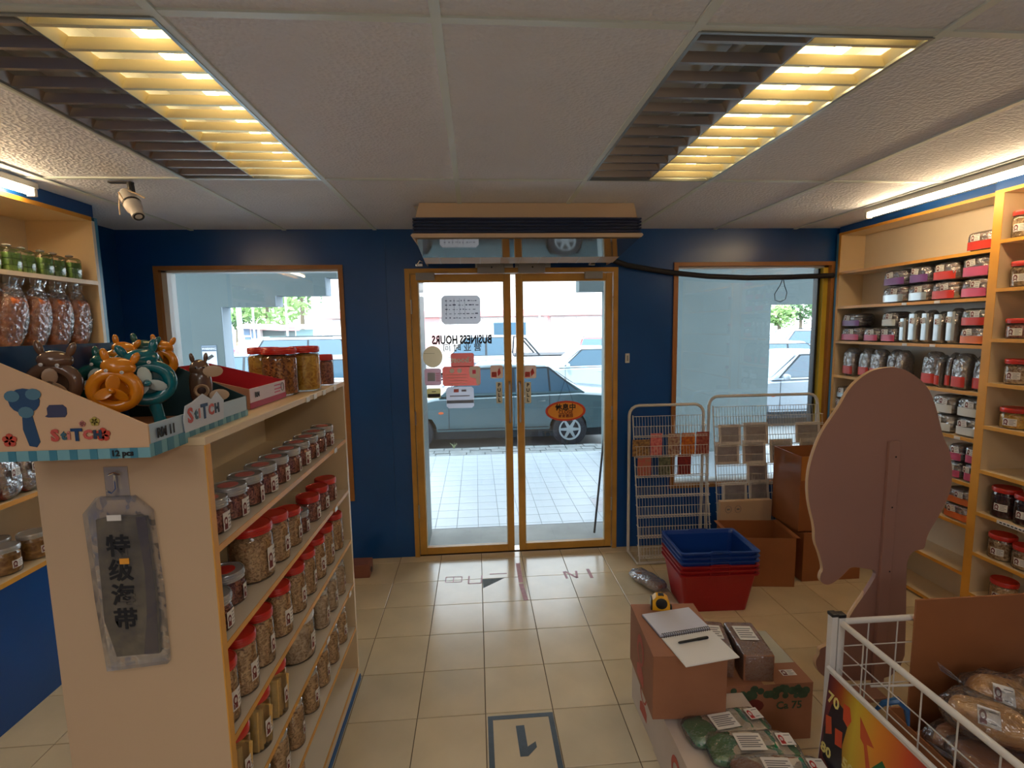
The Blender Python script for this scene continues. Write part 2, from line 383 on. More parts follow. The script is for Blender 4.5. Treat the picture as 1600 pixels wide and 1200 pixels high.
# ------------------------------------------------------------------ louvre lights
louvre_lit = mat('louvre mirror tinted lit', srgb(250, 236, 186), rough=.38, metal=.75)  # warm tint paints the tube's glow onto blades of the lit half
dark = mat('louvre mirror toned unlit', srgb(170, 160, 152), rough=.3, metal=.8)  # duller copy of the same mirror, toned for the unlit half
tubemat = mat('lit fluorescent tube', (1, .9, .7), emit=(1, .74, .44, TUBE_W))
tubelow = mat('lit tube behind louvre', (1, .9, .6), emit=(1, .72, .36, TUBE_W*.5))
offtube = mat('unlit fluorescent tube', srgb(215, 220, 222), rough=.3)
trim = mat('silver fixture trim', srgb(170, 176, 176), rough=.3, metal=.6)
tray = mat('fixture tray', srgb(225, 225, 220), rough=.25, metal=.3)
for (x0, nm) in ((-1.2924, 'left'), (.5376, 'right')):
    y0, y1 = 1.2157, 2.4357
    xa, xb = x0+.014, x0+.596; xm = (xa+xb)/2
    t = thing('louvre_light', 'recessed ceiling light with mirrored louvres, the one on the %s of the door' % nm, 'ceiling light', ((xa+xb)/2, (y0+y1)/2, ZC), 0, 'recessed louvre lights'); B = t.location
    h = MB(); zt = ZC+.09
    h.box(xa-.01, xb+.01, y0+.013, y1-.013, zt, zt+.005)
    h.box(xa-.01, xa-.006, y0+.013, y1-.013, ZC, zt); h.box(xb+.006, xb+.01, y0+.013, y1-.013, ZC, zt); h.box(xa, xb, y0+.011, y0+.015, ZC, zt); h.box(xa, xb, y1-.015, y1-.011, ZC, zt)
    h.build('housing', tray, t, off=B)
    MB().box(xm-.002, xm+.002, y0+.015, y1-.015, ZC-.002, zt).build('centre_divider', trim, t, off=B)
    f = MB()
    for (a, b, c, d) in ((xa-.008, xb+.008, y0+.012, y0+.02), (xa-.008, xb+.008, y1-.02, y1-.012), (xa-.008, xa+.002, y0+.02, y1-.02), (xb-.002, xb+.008, y0+.02, y1-.02)): f.box(a, b, c, d, ZC-.008, ZC+.002)
    f.build('fixture_frame', trim, t, off=B)
    # sloped side mirrors and cross blades in each half
    for hf, (a, b, m, lit) in enumerate(((xa, xm-.003, dark, False), (xm+.003, xb, louvre_lit, True))):
        s_ = MB()
        s_.add([(a, y0+.02, ZC-.003), (a, y1-.02, ZC-.003), (a+.02, y1-.02, ZC+.022), (a+.02, y0+.02, ZC+.022)], [(0, 1, 2, 3)])
        s_.add([(b, y0+.02, ZC-.003), (b, y1-.02, ZC-.003), (b-.02, y1-.02, ZC+.022), (b-.02, y0+.02, ZC+.022)], [(0, 3, 2, 1)])
        # small centre ridge between two rows of cells
        c_ = (a+b)/2
        s_.build('side_mirror', m, t, off=B)
        n = 12
        for k in range(n):
            yy = y0+.06+(y1-y0-.12)*k/(n-1)
            bl = MB(); bl.prism([(yy-.014, ZC+.021), (yy+.014, ZC+.021), (yy+.006, ZC-.003), (yy-.006, ZC-.003)], a+.001, b-.001, 'x')
            bl.build('louvre_blade', m, t, off=B)
        MB().tube([((a+b)/2+.03, y0+.03, ZC+.05), ((a+b)/2+.03, y1-.03, ZC+.05)], .0135, 12).build('fluorescent_tube', tubelow if lit else offtube, t, True, off=B)
# wall-side bare tubes
for (x, ya, yb, nm) in ((2.40, 1.74, 2.97, 'right'), (-1.99, 1.25, 2.50, 'left')):
    t = thing('batten_light', 'bare warm fluorescent batten along the ceiling above the %s shelves' % nm, 'tube light', (x, (ya+yb)/2, ZC), 0, 'bare battens at the ceiling edges'); B = t.location
    MB().bbox(x-.022, x+.022, ya, yb, ZC-.035, ZC-.007, .004).build('batten', white, t, off=B)
    MB().tube([(x, ya+.02, ZC-.052), (x, yb-.02, ZC-.052)], .0135, 12).build('fluorescent_tube', tubemat, t, True, off=B)
    e = MB()
    for yy in (ya+.004, yb-.022): e.bbox(x-.018, x+.018, yy, yy+.018, ZC-.07, ZC-.035, .004)
    e.build('end_cap', white, t, off=B)
# ------------------------------------------------------------------ air conditioner
t = thing('air_conditioner', 'wide under-ceiling air conditioner with dark ribbed grille over the door', 'air conditioner', (.31, 3.2, ZC)); B = t.location
acb = mat('beige casing', srgb(214, 190, 164), rough=.35); acg = mat('navy grille', srgb(30, 46, 84), rough=.3)
acm = mat('glossy underside', srgb(150, 136, 124), rough=.04, coat=1, metal=.75)
u = MB(); u.prism([(-.295, ZC-.001), (.915, ZC-.001), (.935, 2.306), (-.318, 2.306)], 2.868, 3.595); u.build('top_casing', acb, t, off=B)
MB().box(-.315, .935, 2.864, 3.59, 2.216, 2.3055).build('grille_core', acg, t, off=B)
for k in range(5):
    z = 2.222+.0175*k
    MB().bbox(-.333, .955, 2.85, 3.60, z, z+.009, .002).build('louvre_blade', acg, t, off=B)
u = MB(); u.prism([(-.337, 2.216), (.958, 2.216), (.966, 2.206), (.955, 2.194), (-.332, 2.194), (-.345, 2.206)], 2.846, 3.602); u.build('bottom_rim', acb, t, off=B)
TU = Matrix.Translation((0, 2.862, 2.1915)) @ Matrix.Rotation(-math.radians(6.5), 4, 'X')
MB().box(-.322, .946, 0, .40, -.004, 0, TU).build('underside_panel', acm, t, off=B)
MB().box(-.322, .946, .4003, .56, -.004, 0, TU).build('outlet_panel', acb, t, off=B)
MB().prism([(2.87, 2.192), (3.59, 2.192), (3.59, 2.13), (3.42, 2.132)], -.325, -.3205, 'x').build('side_cheek', acb, t, off=B); MB().prism([(2.87, 2.192), (3.59, 2.192), (3.59, 2.13), (3.42, 2.132)], .9465, .951, 'x').build('side_cheek', acb, t, off=B)
for k in range(9):
    x = -.22+k*.13; MB().box(x-.002, x+.002, .405, .555, -.0065, -.004, TU).build('vent_rib', white, t, off=B)
MB().prism([(-.33, 2.375), (-.30, 2.375), (-.305, 2.33)], 2.90, 2.92).build('mount_bracket', grey, t, off=B)
# lagged black pipe along the wall
o = MB().tube([(.85, 3.50, 2.20), (.95, 3.57, 2.175), (1.10, 3.585, 2.125), (1.30, 3.585, 2.09), (1.45, 3.585, 2.068), (1.7, 3.58, 2.042), (2.0, 3.575, 2.028), (2.3, 3.575, 2.03), (2.66, 3.58, 2.04)], .019, 10).build('lagged_pipe', mat('black foam lagging', (.014, .014, .018), rough=.7, bump=.2, bs=60), None, True)
tag(o, 'black lagged pipe running from the air conditioner across the right window top', 'pipe')
o = MB().tube([(2.26, 3.57, 2.01), (2.25, 3.58, 1.97), (2.215, 3.585, 1.91), (2.22, 3.585, 1.865), (2.26, 3.585, 1.85), (2.30, 3.585, 1.87), (2.31, 3.585, 1.92), (2.285, 3.58, 1.97), (2.27, 3.57, 2.01)], .0028, 6).build('cable_loop', black, None, True)
tag(o, 'thin black cable loop hanging from the pipe in the right window', 'cable')
# ------------------------------------------------------------------ camera on the ceiling
cx, cy = at(203, 282, 2, ZC)[:2]
t = thing('security_camera', 'white dome-neck security camera with cable ties hanging from the ceiling', 'camera', (cx, cy, ZC)); B = t.location
k = MB(); k.box(cx-.09, cx+.01, cy-.012, cy+.012, ZC-.012, ZC-.006); k.tube([(cx, cy, ZC-.01), (cx+.004, cy, ZC-.06)], .014, 10); k.build('bracket', black, t, off=B)
d = Vector((.05, -.035, -.075)).normalized(); p0 = Vector((cx-.012, cy, ZC-.075)); Tm = Matrix.Translation(p0) @ d.to_track_quat('Z', 'Y').to_matrix().to_4x4()
MB().lathe([(.0, -.03), (.03, -.028), (.036, -.01), (.036, .03), (.033, .034), (.033, .04), (.036, .044), (.033, .075), (.026, .085), (.026, .12), (.02, .122)], 20, Tm).build('camera_body', white, t, True, off=B)
MB().lathe([(.021, .118), (.022, .124), (.016, .1245), (.012, .119)], 20, Tm).build('lens', black, t, True, off=B)
MB().lathe([(.0365, .033), (.0375, .036), (.0365, .041)], 20, Tm).build('seam_ring', black, t, True, off=B)
for a, b in (((-.045, -.01, -.07), (-.05, -.012, -.155)), ((-.035, -.03, -.06), (.02, -.05, -.14)), ((.0, -.02, -.05), (.075, -.03, -.085))):
    MB().tube([B+Vector(a), (B+Vector(a)+B+Vector(b))/2+Vector((0, -.004, .004)), B+Vector(b)], .003, 6).build('cable_tie', mat('cream strap', srgb(205, 180, 150), rough=.5), t, True, off=B)
# ================================================================== shop printing: round-lady emblem label
embl = mat('maroon emblem ink', srgb(120, 52, 48), rough=.6); greyink = mat('grey small print', srgb(120, 118, 118), rough=.7); labp = mat('label paper', srgb(228, 222, 214), rough=.55)
redem = mat('red emblem ink', srgb(190, 92, 74), rough=.7)
def lab_faces(W, H, P, logo=True, lines=4):
    """flat label faces mapped by P(u, v, lift): paper, a ring-shaped head with hair and shoulders, small print lines"""
    m = MB()
    def quad(u0, u1, v0, v1, l, mi, n=4):
        m.cur = mi; vs = []; fs = []
        for i in range(n+1):
            u = u0+(u1-u0)*i/n; vs += [P(u, v0, l), P(u, v1, l)]
        m.add(vs, [(2*i, 2*i+2, 2*i+3, 2*i+1) for i in range(n)])
    quad(-W/2, W/2, -H/2, H/2, .0004, 0, 6)
    if logo:
        m.cur = 1; cu = -W*.27; a, b = min(W*.17, H*.32), min(H*.36, W*.3)
        ring = []; fs = []
        for i in range(12):
            an = 2*PI*i/12; ring.append(P(cu+a*math.cos(an), b*.12+b*math.sin(an), .0008)); ring.append(P(cu+a*.55*math.cos(an), b*.02+b*.55*math.sin(an), .0008))
        m.add(ring, [(2*i, (2*i+2) % 24, (2*i+3) % 24, 2*i+1) for i in range(12)])
        quad(cu-a*.9, cu+a*.9, -H*.42, -b*.62, .0008, 1, 1)
        for du in (-.2, .2): quad(cu+a*du-a*.07, cu+a*du+a*.07, b*.05, b*.15, .0009, 1, 1)
        quad(cu-a*.18, cu+a*.18, -b*.22, -b*.14, .0009, 1, 1)
    for k in range(lines):
        v = H*.3-k*H*.6/max(1, lines-1); u0 = W*.0 if logo else -W*.4
        quad(u0, W*(.42 if k % 2 == 0 else .3), v-H*.03, v+H*.03, .0008, 2, 2)
    return m
def lab_cyl(r, zc, W, H, a0=0, **k): return lab_faces(W, H, lambda u, v, l: Vector(((r+l)*math.cos(a0+u/r), (r+l)*math.sin(a0+u/r), zc+v)), **k)
def lab_flat(T, W, H, **k): return lab_faces(W, H, lambda u, v, l: T @ Vector((u, -l, v)), **k)
LM = [labp, embl, greyink]
# foods
nut = foodmat('red-brown nuts', srgb(110, 50, 44)[:3], srgb(214, 140, 112)[:3], 75)
curl = foodmat('golden curled snack', srgb(186, 128, 78)[:3], srgb(250, 206, 150)[:3], 70, .8)
curlr = foodmat('reddish fried snack', srgb(110, 50, 20)[:3], srgb(214, 140, 60)[:3], 60, 1)
amber = foodmat('amber fried snack', srgb(214, 140, 30)[:3], srgb(255, 204, 84)[:3], 45, .7)
flake = foodmat('pale flaky snack', srgb(196, 154, 112)[:3], srgb(244, 216, 178)[:3], 55, .8)
chipm = mat('yellow flat chip', srgb(232, 188, 110), rough=.6, var=.1, vs=30, bump=.2, bs=90)
darkf = foodmat('dark preserved fruit', srgb(34, 14, 16)[:3], srgb(84, 40, 36)[:3], 50)
pinklid = mat('pink lid sticker', srgb(206, 120, 118), rough=.5)
redst = mat('red lid sticker', srgb(196, 52, 46), rough=.5)
whitelid = mat('frosted white lid', srgb(215, 214, 212), rough=.35)
def make_jar(name, label, r, h, food, lid, lidm, sticker=None, group=None, fill=.93, lab=(.055, .045), squares=False, la=0, cap='screw'):
    t = thing(name, label, 'jar', (0, 0, 0), 0, group)
    lh = .020 if cap == 'screw' else .012; hb = h-lh
    b = MB().lathe([(r*.86, .0), (r*.98, .004), (r, .012), (r, hb-.022), (r*.97, hb-.014), (r*.86, hb-.005), (r*.86, hb)], 22); b.build('jar_body', jarglass, t, True)
    c = MB()
    if squares:
        rd = random.Random(7)
        for k in range(7):
            s_ = r*.62; T = Matrix.Translation((rd.uniform(-.1, .1)*r, (-.72+k*.24)*r, 0)) @ Matrix.Rotation(rd.uniform(-.12, .12), 4, 'Z') @ Matrix.Rotation(rd.uniform(-.1, .1), 4, 'Y')
            w_ = math.sqrt(max(.1, 1-(-.72+k*.24)**2))*r*.86
            c.bbox(-w_, w_, -.0035, .0035, .005+rd.uniform(0, .01), hb*rd.uniform(.78, .93), .002, T)
    else:
        pr = [(r*.5, .003), (r*.93, .006), (r*.955, .014)]+[(r*.955, .014+(hb*fill-.026)*k/7) for k in range(1, 8)]+[(r*.8, hb*fill-.006), (r*.3, hb*fill)]
        c.lathe(pr, 22)
        c.v = [tuple(Vector(v)+noise.noise_vector(Vector(v)*90)*(.0022 if math.hypot(v[0], v[1]) < r*.9 else .0009)-Vector((v[0], v[1], 0))*.01) for v in c.v]
    c.build('contents', food, t, not squares)
    l = MB()
    if cap == 'screw':
        l.lathe([(r*.93, hb-.004), (r*.99, hb-.003), (r*.985, hb+.002), (r*1.0, hb+.004), (r*1.0, h-.004), (r*.96, h-.0005), (r*.9, h), (r*.88, h-.002), (0.001, h-.002)], 24, cap=False)
        for z in (hb+.0035, hb+.009): l.lathe([(r*1.0, z), (r*1.015, z+.001), (r*1.015, z+.002), (r*1.0, z+.003)], 24, cap=False)
    else:
        l.lathe([(r*.86, hb-.006), (r*.9, hb-.002), (r*.9, h-.003), (r*.8, h), (0.001, h)], 20, cap=False)
    lo = l.build(lid, lidm, t, True)
    if sticker:
        MB().lathe([(r*.55, h-.0018), (r*.55, h-.0009), (0.001, h-.0009)], 18, cap=False).build('lid_sticker', sticker, lo)
    if lab: lab_cyl(r+.0005, hb*.42, lab[0], lab[1], la).build('paper_label', LM, t)
    return t
# ------------------------------------------------------------------ GONDOLA
GX, GXb, GY0, GY1, GZ = -.605, -.965, 1.128, 2.30, 1.46
t = thing('shelf_unit', 'freestanding cream shelf unit with orange edges full of snack jars on the left', 'shelves', ((GX+GXb)/2, (GY0+GY1)/2, 0)); B = t.location
endp = mat('shaded cream end panel', srgb(200, 172, 140), rough=.4, var=.03, vs=3)  # darker copy of the cream laminate, painting the dimmer light on this panel
for y0, y1, nm in ((GY0, GY0+.02, 1), (GY1-.02, GY1, 2)):
    s_ = MB().bbox(GXb, GX-.002, y0, y1, 0, GZ-.0185, .001).build('side_panel', endp if nm == 1 else cream, t, off=B)
    MB().box(GX-.002, GX+.001, y0-.0005, y1+.0005, 0, GZ-.0185).build('edging', oran if nm == 1 else cream, s_, off=B)
MB().box(GXb, GXb+.008, GY0+.02, GY1-.02, .06, GZ-.019).build('back_panel', creamw, t, off=B)
s_ = MB().bbox(GXb, GX, GY0-.002, GY1+.002, GZ-.018, GZ, .001).build('top_board', cream, t, off=B)
MB().box(GX, GX+.002, GY0-.002, GY1+.002, GZ-.018, GZ-.001).build('edging', cream, s_, off=B)
GS = [1.20, .96, .72, .505, .285, .075]
for z in GS:
    s_ = MB().box(GXb+.008, GX-.001, GY0+.02, GY1-.02, z-.016, z).build('shelf', creamw, t, off=B)
    MB().box(GX-.001, GX+.001, GY0+.02, GY1-.02, z-.0165, z-.0005).build('edging', oran, s_, off=B)
MB().box(GX-.004, GX+.001, GY0+.02, GY1-.02, 0, .058).build('kick_plate', cream, t, off=B)
MB().box(GX+.001, GX+.006, GY0, GY1+.003, 0, .028).build('floor_trim', mat('royal blue trim', srgb(30, 90, 150), rough=.4), t, off=B)
# price tickets on shelf edges
tick = mat('clear ticket holder', srgb(225, 222, 215), rough=.3)
n = 0
for y, z, lb in ((1.80, GZ, 'white ticket clip on the top board edge, nearest of four by the big jars'), (1.88, GZ, 'white ticket clip on the top board edge below the tallest amber jar'), (1.99, GZ, 'white ticket clip on the top board edge, third along the row of four'), (2.14, GZ, 'white ticket clip on the top board edge nearest the window'), (2.1, 1.20, 'white ticket clip on the gondola shelf edge under the nut jars'), (2.06, .96, 'white ticket clip on the second gondola shelf edge'), (1.86, .505, 'white ticket clip on the fourth gondola shelf edge'), (2.2, .505, 'white ticket clip at the far end of the fourth gondola shelf')):
    o = MB().bbox(GX+.0025, GX+.006, y-.017, y+.017, z-.02, z-.002, .0012).build('price_ticket', tick); tag(o, lb, 'price ticket', 'ticket clips on the shelf unit')
def row(kind_args, ys, z, x, fmt, group, stagger=None, first=None, lab_=None):
    p = first
    for k, y in enumerate(ys):
        lb = fmt % ORD[k]
        if p is None:
            p = make_jar(**kind_args, label=lb, group=group); p.location = (x, y, z+.0005)
        else: dup(p, (x, y, z+.0005), (k*37 % 11-5)*.05, lb, group)
    return p
K_clear = dict(name='nut_jar', r=.046, h=.088, food=nut, lid='lid', lidm=lidclear, sticker=pinklid, lab=(.036, .046))
row(K_clear, [1.232, 1.336, 1.434, 1.537, 1.635, 1.745, 1.845, 1.942, 2.040, 2.150], 1.20, GX-.062, '%s low clear-lidded nut jar from the near end of the highest shelf inside the gondola', 'clear-lidded nut jars on the gondola')
K_c2 = dict(name='nut_jar', r=.05, h=.092, food=nut, lid='lid', lidm=lidclear, sticker=redst, lab=(.034, .042))
pj = make_jar(**K_c2, label='clear-lidded jar of dark nuts at the near front end of the second gondola shelf', group='clear-lidded nut jars, second shelf'); pj.location = (GX-.063, 1.205, .9605)
dup(pj, (GX-.09, 1.335, .9605), .2, 'clear-lidded jar of dark nuts just behind the nearest one on the second gondola shelf', 'clear-lidded nut jars, second shelf')
dup(pj, (GX-.063, 1.80, .9605), 0, 'clear-lidded nut jar between red-lidded jars on the second gondola shelf', 'clear-lidded nut jars, second shelf', (.86, .86, .9))
K_big = dict(name='snack_jar', r=.062, h=.165, food=curl, lid='lid', lidm=redlid, lab=(.05, .07))
pb = make_jar(**K_big, label='largest red-lidded jar of curly snack, middle of the second gondola shelf', group='red-lidded jars, second shelf'); pb.location = (GX-.08, 1.475, .9605)
K_md = dict(name='snack_jar', r=.043, h=.155, food=curl, lid='lid', lidm=redlid, lab=(.04, .05))
pm = make_jar(**K_md, label='tall red-lidded curly snack jar right behind the largest one on the second gondola shelf', group='red-lidded jars, second shelf'); pm.location = (GX-.055, 1.588, .9605)
dup(pm, (GX-.055, 1.70, .9605), .1, 'red-lidded snack jar next to the lone clear-lidded jar on the second gondola shelf', 'red-lidded jars, second shelf', (1, 1, .82))
K_sm = dict(name='snack_jar', r=.044, h=.10, food=nut, lid='lid', lidm=redlid, lab=(.04, .045))
row(K_sm, [1.92, 2.035, 2.145], .96, GX-.06, '%s short red-lidded nut jar of the far three on the second gondola shelf', 'short red-lidded jars, second shelf')
K_t = dict(name='snack_jar', r=.041, h=.165, food=curl, lid='lid', lidm=redlid, lab=(.042, .052))
row(K_t, [1.20, 1.31, 1.423, 1.566, 1.70, 1.815, 1.933, 2.048, 2.19], .72, GX-.052, '%s tall red-lidded curly snack jar from the near end of the third gondola shelf', 'red-lidded jars, third shelf')
K_ch = dict(name='chip_jar', r=.044, h=.17, food=chipm, lid='lid', lidm=redlid, lab=(.042, .05), squares=True)
row(K_ch, [1.235, 1.365, 1.487], .505, GX-.055, '%s red-lidded jar of yellow flat chips from the near end of the fourth gondola shelf', 'chip jars, fourth shelf')
K_fl = dict(name='flake_jar', r=.07, h=.165, food=flake, lid='lid', lidm=whitelid, lab=(.045, .06))
pf = make_jar(**K_fl, label='wide jar of pale flaky snack in the middle of the fourth gondola shelf', group='wide flake jar'); pf.location = (GX-.085, 1.765, .5055)
K_cl = dict(name='flake_jar', r=.037, h=.155, food=flake, lid='cap', lidm=lidclear, lab=(.03, .045), cap='plug')
row(K_cl, [1.945, 2.07, 2.195], .505, GX-.05, '%s slim clear-capped snack jar of the far three on the fourth gondola shelf', 'slim capped jars, fourth shelf')
K_c5 = dict(name='crumb_jar', r=.038, h=.16, food=curl, lid='cap', lidm=lidclear, lab=(.03, .045), cap='plug')
row(K_c5, [1.345, 1.475, 1.61, 1.77, 1.905, 2.04, 2.175], .285, GX-.05, '%s slim clear-capped snack jar from the near end of the fifth gondola shelf', 'slim capped jars, fifth shelf')
pr_ = make_jar(**dict(K_ch, name='chip_jar'), label='red-lidded chip jar at the very near end of the fifth gondola shelf', group='chip jars, fifth shelf'); pr_.location = (GX-.055, 1.21, .2855)
pc_ = make_jar(**K_c5, label='single clear-capped snack jar standing on the bottom gondola shelf', group='bottom shelf jars'); pc_.location = (GX-.055, 1.60, .0755)
# jars on top of the gondola, in front of the window
K_a = dict(name='amber_jar', r=.056, h=.172, food=amber, lid='lid', lidm=redlid, lab=None, fill=.96)
pa = make_jar(**K_a, label='red-lidded amber snack jar at the back left of the unit top', group='tall jars on the unit top'); pa.location = (-.795, 1.93, GZ+.0005)
dup(pa, (-.668, 1.99, GZ+.0005), 0, 'red-lidded jar of golden amber snack, middle of the unit top', None)
pa2 = make_jar(**dict(K_a, food=curlr, r=.06), label='red-lidded jar of reddish fried snack beside the red tray on the unit top', group='tall jars on the unit top'); pa2.location = (-.715, 1.865, GZ+.0005)
pa3 = make_jar(**dict(K_a, food=nut, r=.034, h=.13), label='small dark red-lidded jar at the window end of the unit top', group='small jar on the unit top'); pa3.location = (-.645, 2.17, GZ+.0005)
# ------------------------------------------------------------------ hanging packet of dried seaweed
t = thing('seaweed_packet', 'dried seaweed in a clear bag with black brush characters hung on the end panel', 'packet', (-.80, GY0, 1.38)); B = t.location
MB().bbox(-.822, -.772, GY0-.0025, GY0-.0002, 1.325, 1.40, .0008).build('adhesive_plate', clearmat('sticky hook film', gl=.05, haze=.12), t, off=B)
MB().tube([(-.81, GY0-.006, 1.383), (-.798, GY0-.007, 1.388), (-.786, GY0-.006, 1.383), (-.797, GY0-.007, 1.383), (-.797, GY0-.008, 1.352), (-.800, GY0-.018, 1.346), (-.806, GY0-.022, 1.353)], .0022, 6).build('hook', chrome, t, True, off=B)
b = MB()
g = [(-.865, 1.30), (-.835, 1.335), (-.76, 1.335), (-.725, 1.30), (-.718, 1.1), (-.72, .94), (-.852, .93), (-.86, 1.1)]
b.prism(g, GY0-.016, GY0-.0025, 'y'); b.build('clear_bag', clearmat('soft bag film', (1, 1, 1), gl=.02, rough=.25, bump=.5, bs=18, haze=.07), t, off=B)
sw = MB(); out = [(-.842, 1.285), (-.80, 1.292), (-.736, 1.288), (-.732, 1.1), (-.736, .965), (-.83, .962), (-.848, 1.05), (-.845, 1.2)]
sw.prism(out, GY0-.012, GY0-.005, 'y'); sw.build('seaweed_sheet', mat('dark olive seaweed', srgb(84, 70, 44), rough=.35, var=.3, vs=14, bump=.5, bs=25, col2=srgb(118, 104, 78)), t, off=B)
s2 = MB(); s2.prism([(-.758, 1.288), (-.736, 1.288), (-.732, 1.1), (-.738, .965), (-.77, .965), (-.755, 1.06), (-.75, 1.16)], GY0-.0135, GY0-.012, 'y'); s2.build('folded_edge', mat('purple seaweed fold', srgb(62, 46, 52), rough=.3), t, off=B)
for k, ch in enumerate('特级海带'):
    text_obj('brush_character', ch, .052, ink, t, Vector((-.798, GY0-.0168, 1.222-k*.057))-B, bold=.0012)
MB().box(-.815, -.785, GY0-.0175, GY0-.0165, 1.283, 1.296).build('price_label', labp, t, off=B)
MB().box(-.798, -.778, GY0-.0178, GY0-.0168, 1.183, 1.196).build('orange_sticker', mat('orange sticker', srgb(236, 160, 50)), t, off=B)
# ------------------------------------------------------------------ LEFT WALL UNIT
LX, LB = -2.05, XL+.005; LY0, LY1 = .75, 2.935
t = thing('wall_shelf_unit', 'tall cream wall shelves with orange edges along the left wall', 'shelves', ((LX+LB)/2, (LY0+LY1)/2, 0)); B = t.location
MB().box(LB, LB+.008, LY0, LY1, .62, 2.32).build('back_panel', creamw, t, off=B)
for y in (LY0, LY1-.02):
    s_ = MB().box(LB+.008, LX-.001, y, y+.02, .618, 2.30).build('side_panel', cream, t, off=B)
    MB().box(LX-.001, LX+.001, y, y+.02, .618, 2.30).build('edging', white, s_, off=B)
MB().box(LX-.02, LX+.001, LY1+.0005, LY1+.022, .0, 2.32).build('blue_stile', bluelt, t, off=B)
LS = [.635, .97, 1.30, 1.63, 1.98, 2.32]
for z in LS:
    s_ = MB().box(LB+.008, LX-.001, LY0+.02, LY1-.02, z-.02, z).build('shelf', cream, t, off=B)
    MB().box(LX-.001, LX+.002, LY0+.02, LY1-.02, z-.021, z).build('edging', oran if z in (.635, .97, 2.32) else cream, s_, off=B)
MB().box(LX-.012, LX-.002, LY0, LY1, .0, .612).build('base_panel', blue, t, off=B)
MB().box(LB, LX-.002, LY0, LY1, 2.3205, ZC-.001).build('fascia', blue, t, off=B)
# green packs
greenf = mat('green pandan cake', srgb(140, 184, 96), rough=.5, var=.18, vs=25, bump=.15, bs=50)
def make_green():
    t = thing('cake_tub', '', 'tub', (0, 0, 0), 0, 'tubs of green cakes on the top left shelf')
    for k in range(9):
        i, j = k % 3, k//3
        MB().bbox(-.033+.022*i+.001, -.033+.022*(i+1)-.001, -.03, .03, .003+.028*j, .003+.028*j+.0265, .003).build('cake_block', greenf, t, True)
    MB().blob(0, 0, 0, .082, .074, .112, .4, .35, 20, 8).build('clear_tub', jarglass, t, True)
    MB().bbox(-.036, .036, -.032, .032, .0, .003, .001).build('base_card', labp, t)
    MB().blob(0, 0, .112, .035, .035, .014, 1, 1, 12, 6).build('tub_knob', lidclear, t, True)
    return t
g = make_green(); g['label'] = 'clear tub of green block cakes nearest the window end of the top left shelf'
gl = ['next to last', 'third from the window end', 'fourth from the window end', 'fifth from the window end', 'sixth from the window end', 'seventh from the window end', 'eighth from the window end']
ys = [float(at(px, py, 0, LX-.05)[1]) for px, py in ((119, 430),)]
g.location = (LX-.06, ys[0]-.02, 1.9805); g.rotation_euler = (0, 0, PI/2)
for k in range(1, 8): dup(g, (LX-.06-(k % 2)*.012, ys[0]-.02-.088*k, 1.9805), PI/2+.04*(k % 3-1), 'clear tub of green block cakes, %s of the top left shelf' % gl[k-1])
# orange snack bags
orf = foodmat('orange puff snack', srgb(150, 62, 24)[:3], srgb(226, 128, 66)[:3], 26, 1)
def make_bag(name, w, d, h, food, flm, label, cat='bag', group=None, fill=.75, seed=1, top=True, tie=False):
    t = thing(name, label, cat, (0, 0, 0), 0, group)
    MB().blob(0, 0, .004, w*.88, d*.86, h*fill, .6, .5, 20, 12, w*.09, 22, seed).build('contents', food, t, True)
    b = MB().blob(0, 0, 0, w, d, h, .55, .6, 24, 14, w*.05, 26, seed+3)
    vs = []
    for v in b.v:
        k = max(0, (v[2]/h-.62)/.38)
        vs.append((v[0]*(1-.25*k), v[1]*(1-.85*k), v[2]))
    b.v = vs; b.build('film_bag', flm, t, True)
    if top:
        c = MB(); n = 10; vs = []
        for i in range(n+1):
            x = -w*.3+w*.6*i/n; vs += [(x, .004*math.sin(i*2.1+seed), h*.93), (x*1.15, .007*math.sin(i*1.7+seed), h*1.10)]
        c.add(vs, [(2*i, 2*i+2, 2*i+3, 2*i+1) for i in range(n)]); c.build('crimped_top', flm, t, True)
    return t
ob = make_bag('snack_bag', .13, .11, .30, orf, film, 'cellophane bag of orange puffs nearest the window end of the middle left shelf', group='cellophane bags of orange puffs', fill=.8)
ly = [float(at(px, 535, 0, LX-.06)[1]) for px in (138, 112, 88, 62, 22)]
ob.location = (LX-.08, ly[0]-.06, 1.6305); ob.rotation_euler = (.1, 0, PI/2)
for k, nm in enumerate(('second from the window end', 'third from the window end', 'fourth from the window end', 'fifth from the window end')):
    o = dup(ob, (LX-.08, ly[0]-.06-.138*(k+1), 1.6305), PI/2+.2*((k % 2)-.5), 'cellophane bag of orange puffs, %s of the middle left shelf' % nm)
    o.rotation_euler = (.12+.05*(k % 3), .06, PI/2+.2*((k % 2)-.5))
# lower bags of red biscuits and yellow jars
rb = foodmat('red-brown flat biscuits', srgb(90, 34, 30)[:3], srgb(170, 84, 66)[:3], 30)
bb = make_bag('biscuit_bag', .12, .09, .20, rb, filmh, 'bag of red-brown biscuits nearest the gondola panel on the lower left shelf', group='bags of red-brown biscuits', fill=.8)
lab_flat(Matrix.Translation((0, -.05, .12)), .05, .035).build('paper_label', LM, bb)
y_ = float(at(50, 778, 0, LX-.05)[1])
bb.location = (LX-.06, y_, .9705); bb.rotation_euler = (0, 0, PI/2)
dup(bb, (LX-.05, y_-.125, .9705), PI/2+.15, 'bag of red-brown biscuits second from the gondola panel on the lower left shelf')
dup(bb, (LX-.05, y_-.255, .9705), PI/2-.1, 'bag of red-brown biscuits at the left edge of the photo on the lower left shelf')
yf = foodmat('yellow-brown biscuits', srgb(140, 90, 40)[:3], srgb(206, 156, 88)[:3], 30)
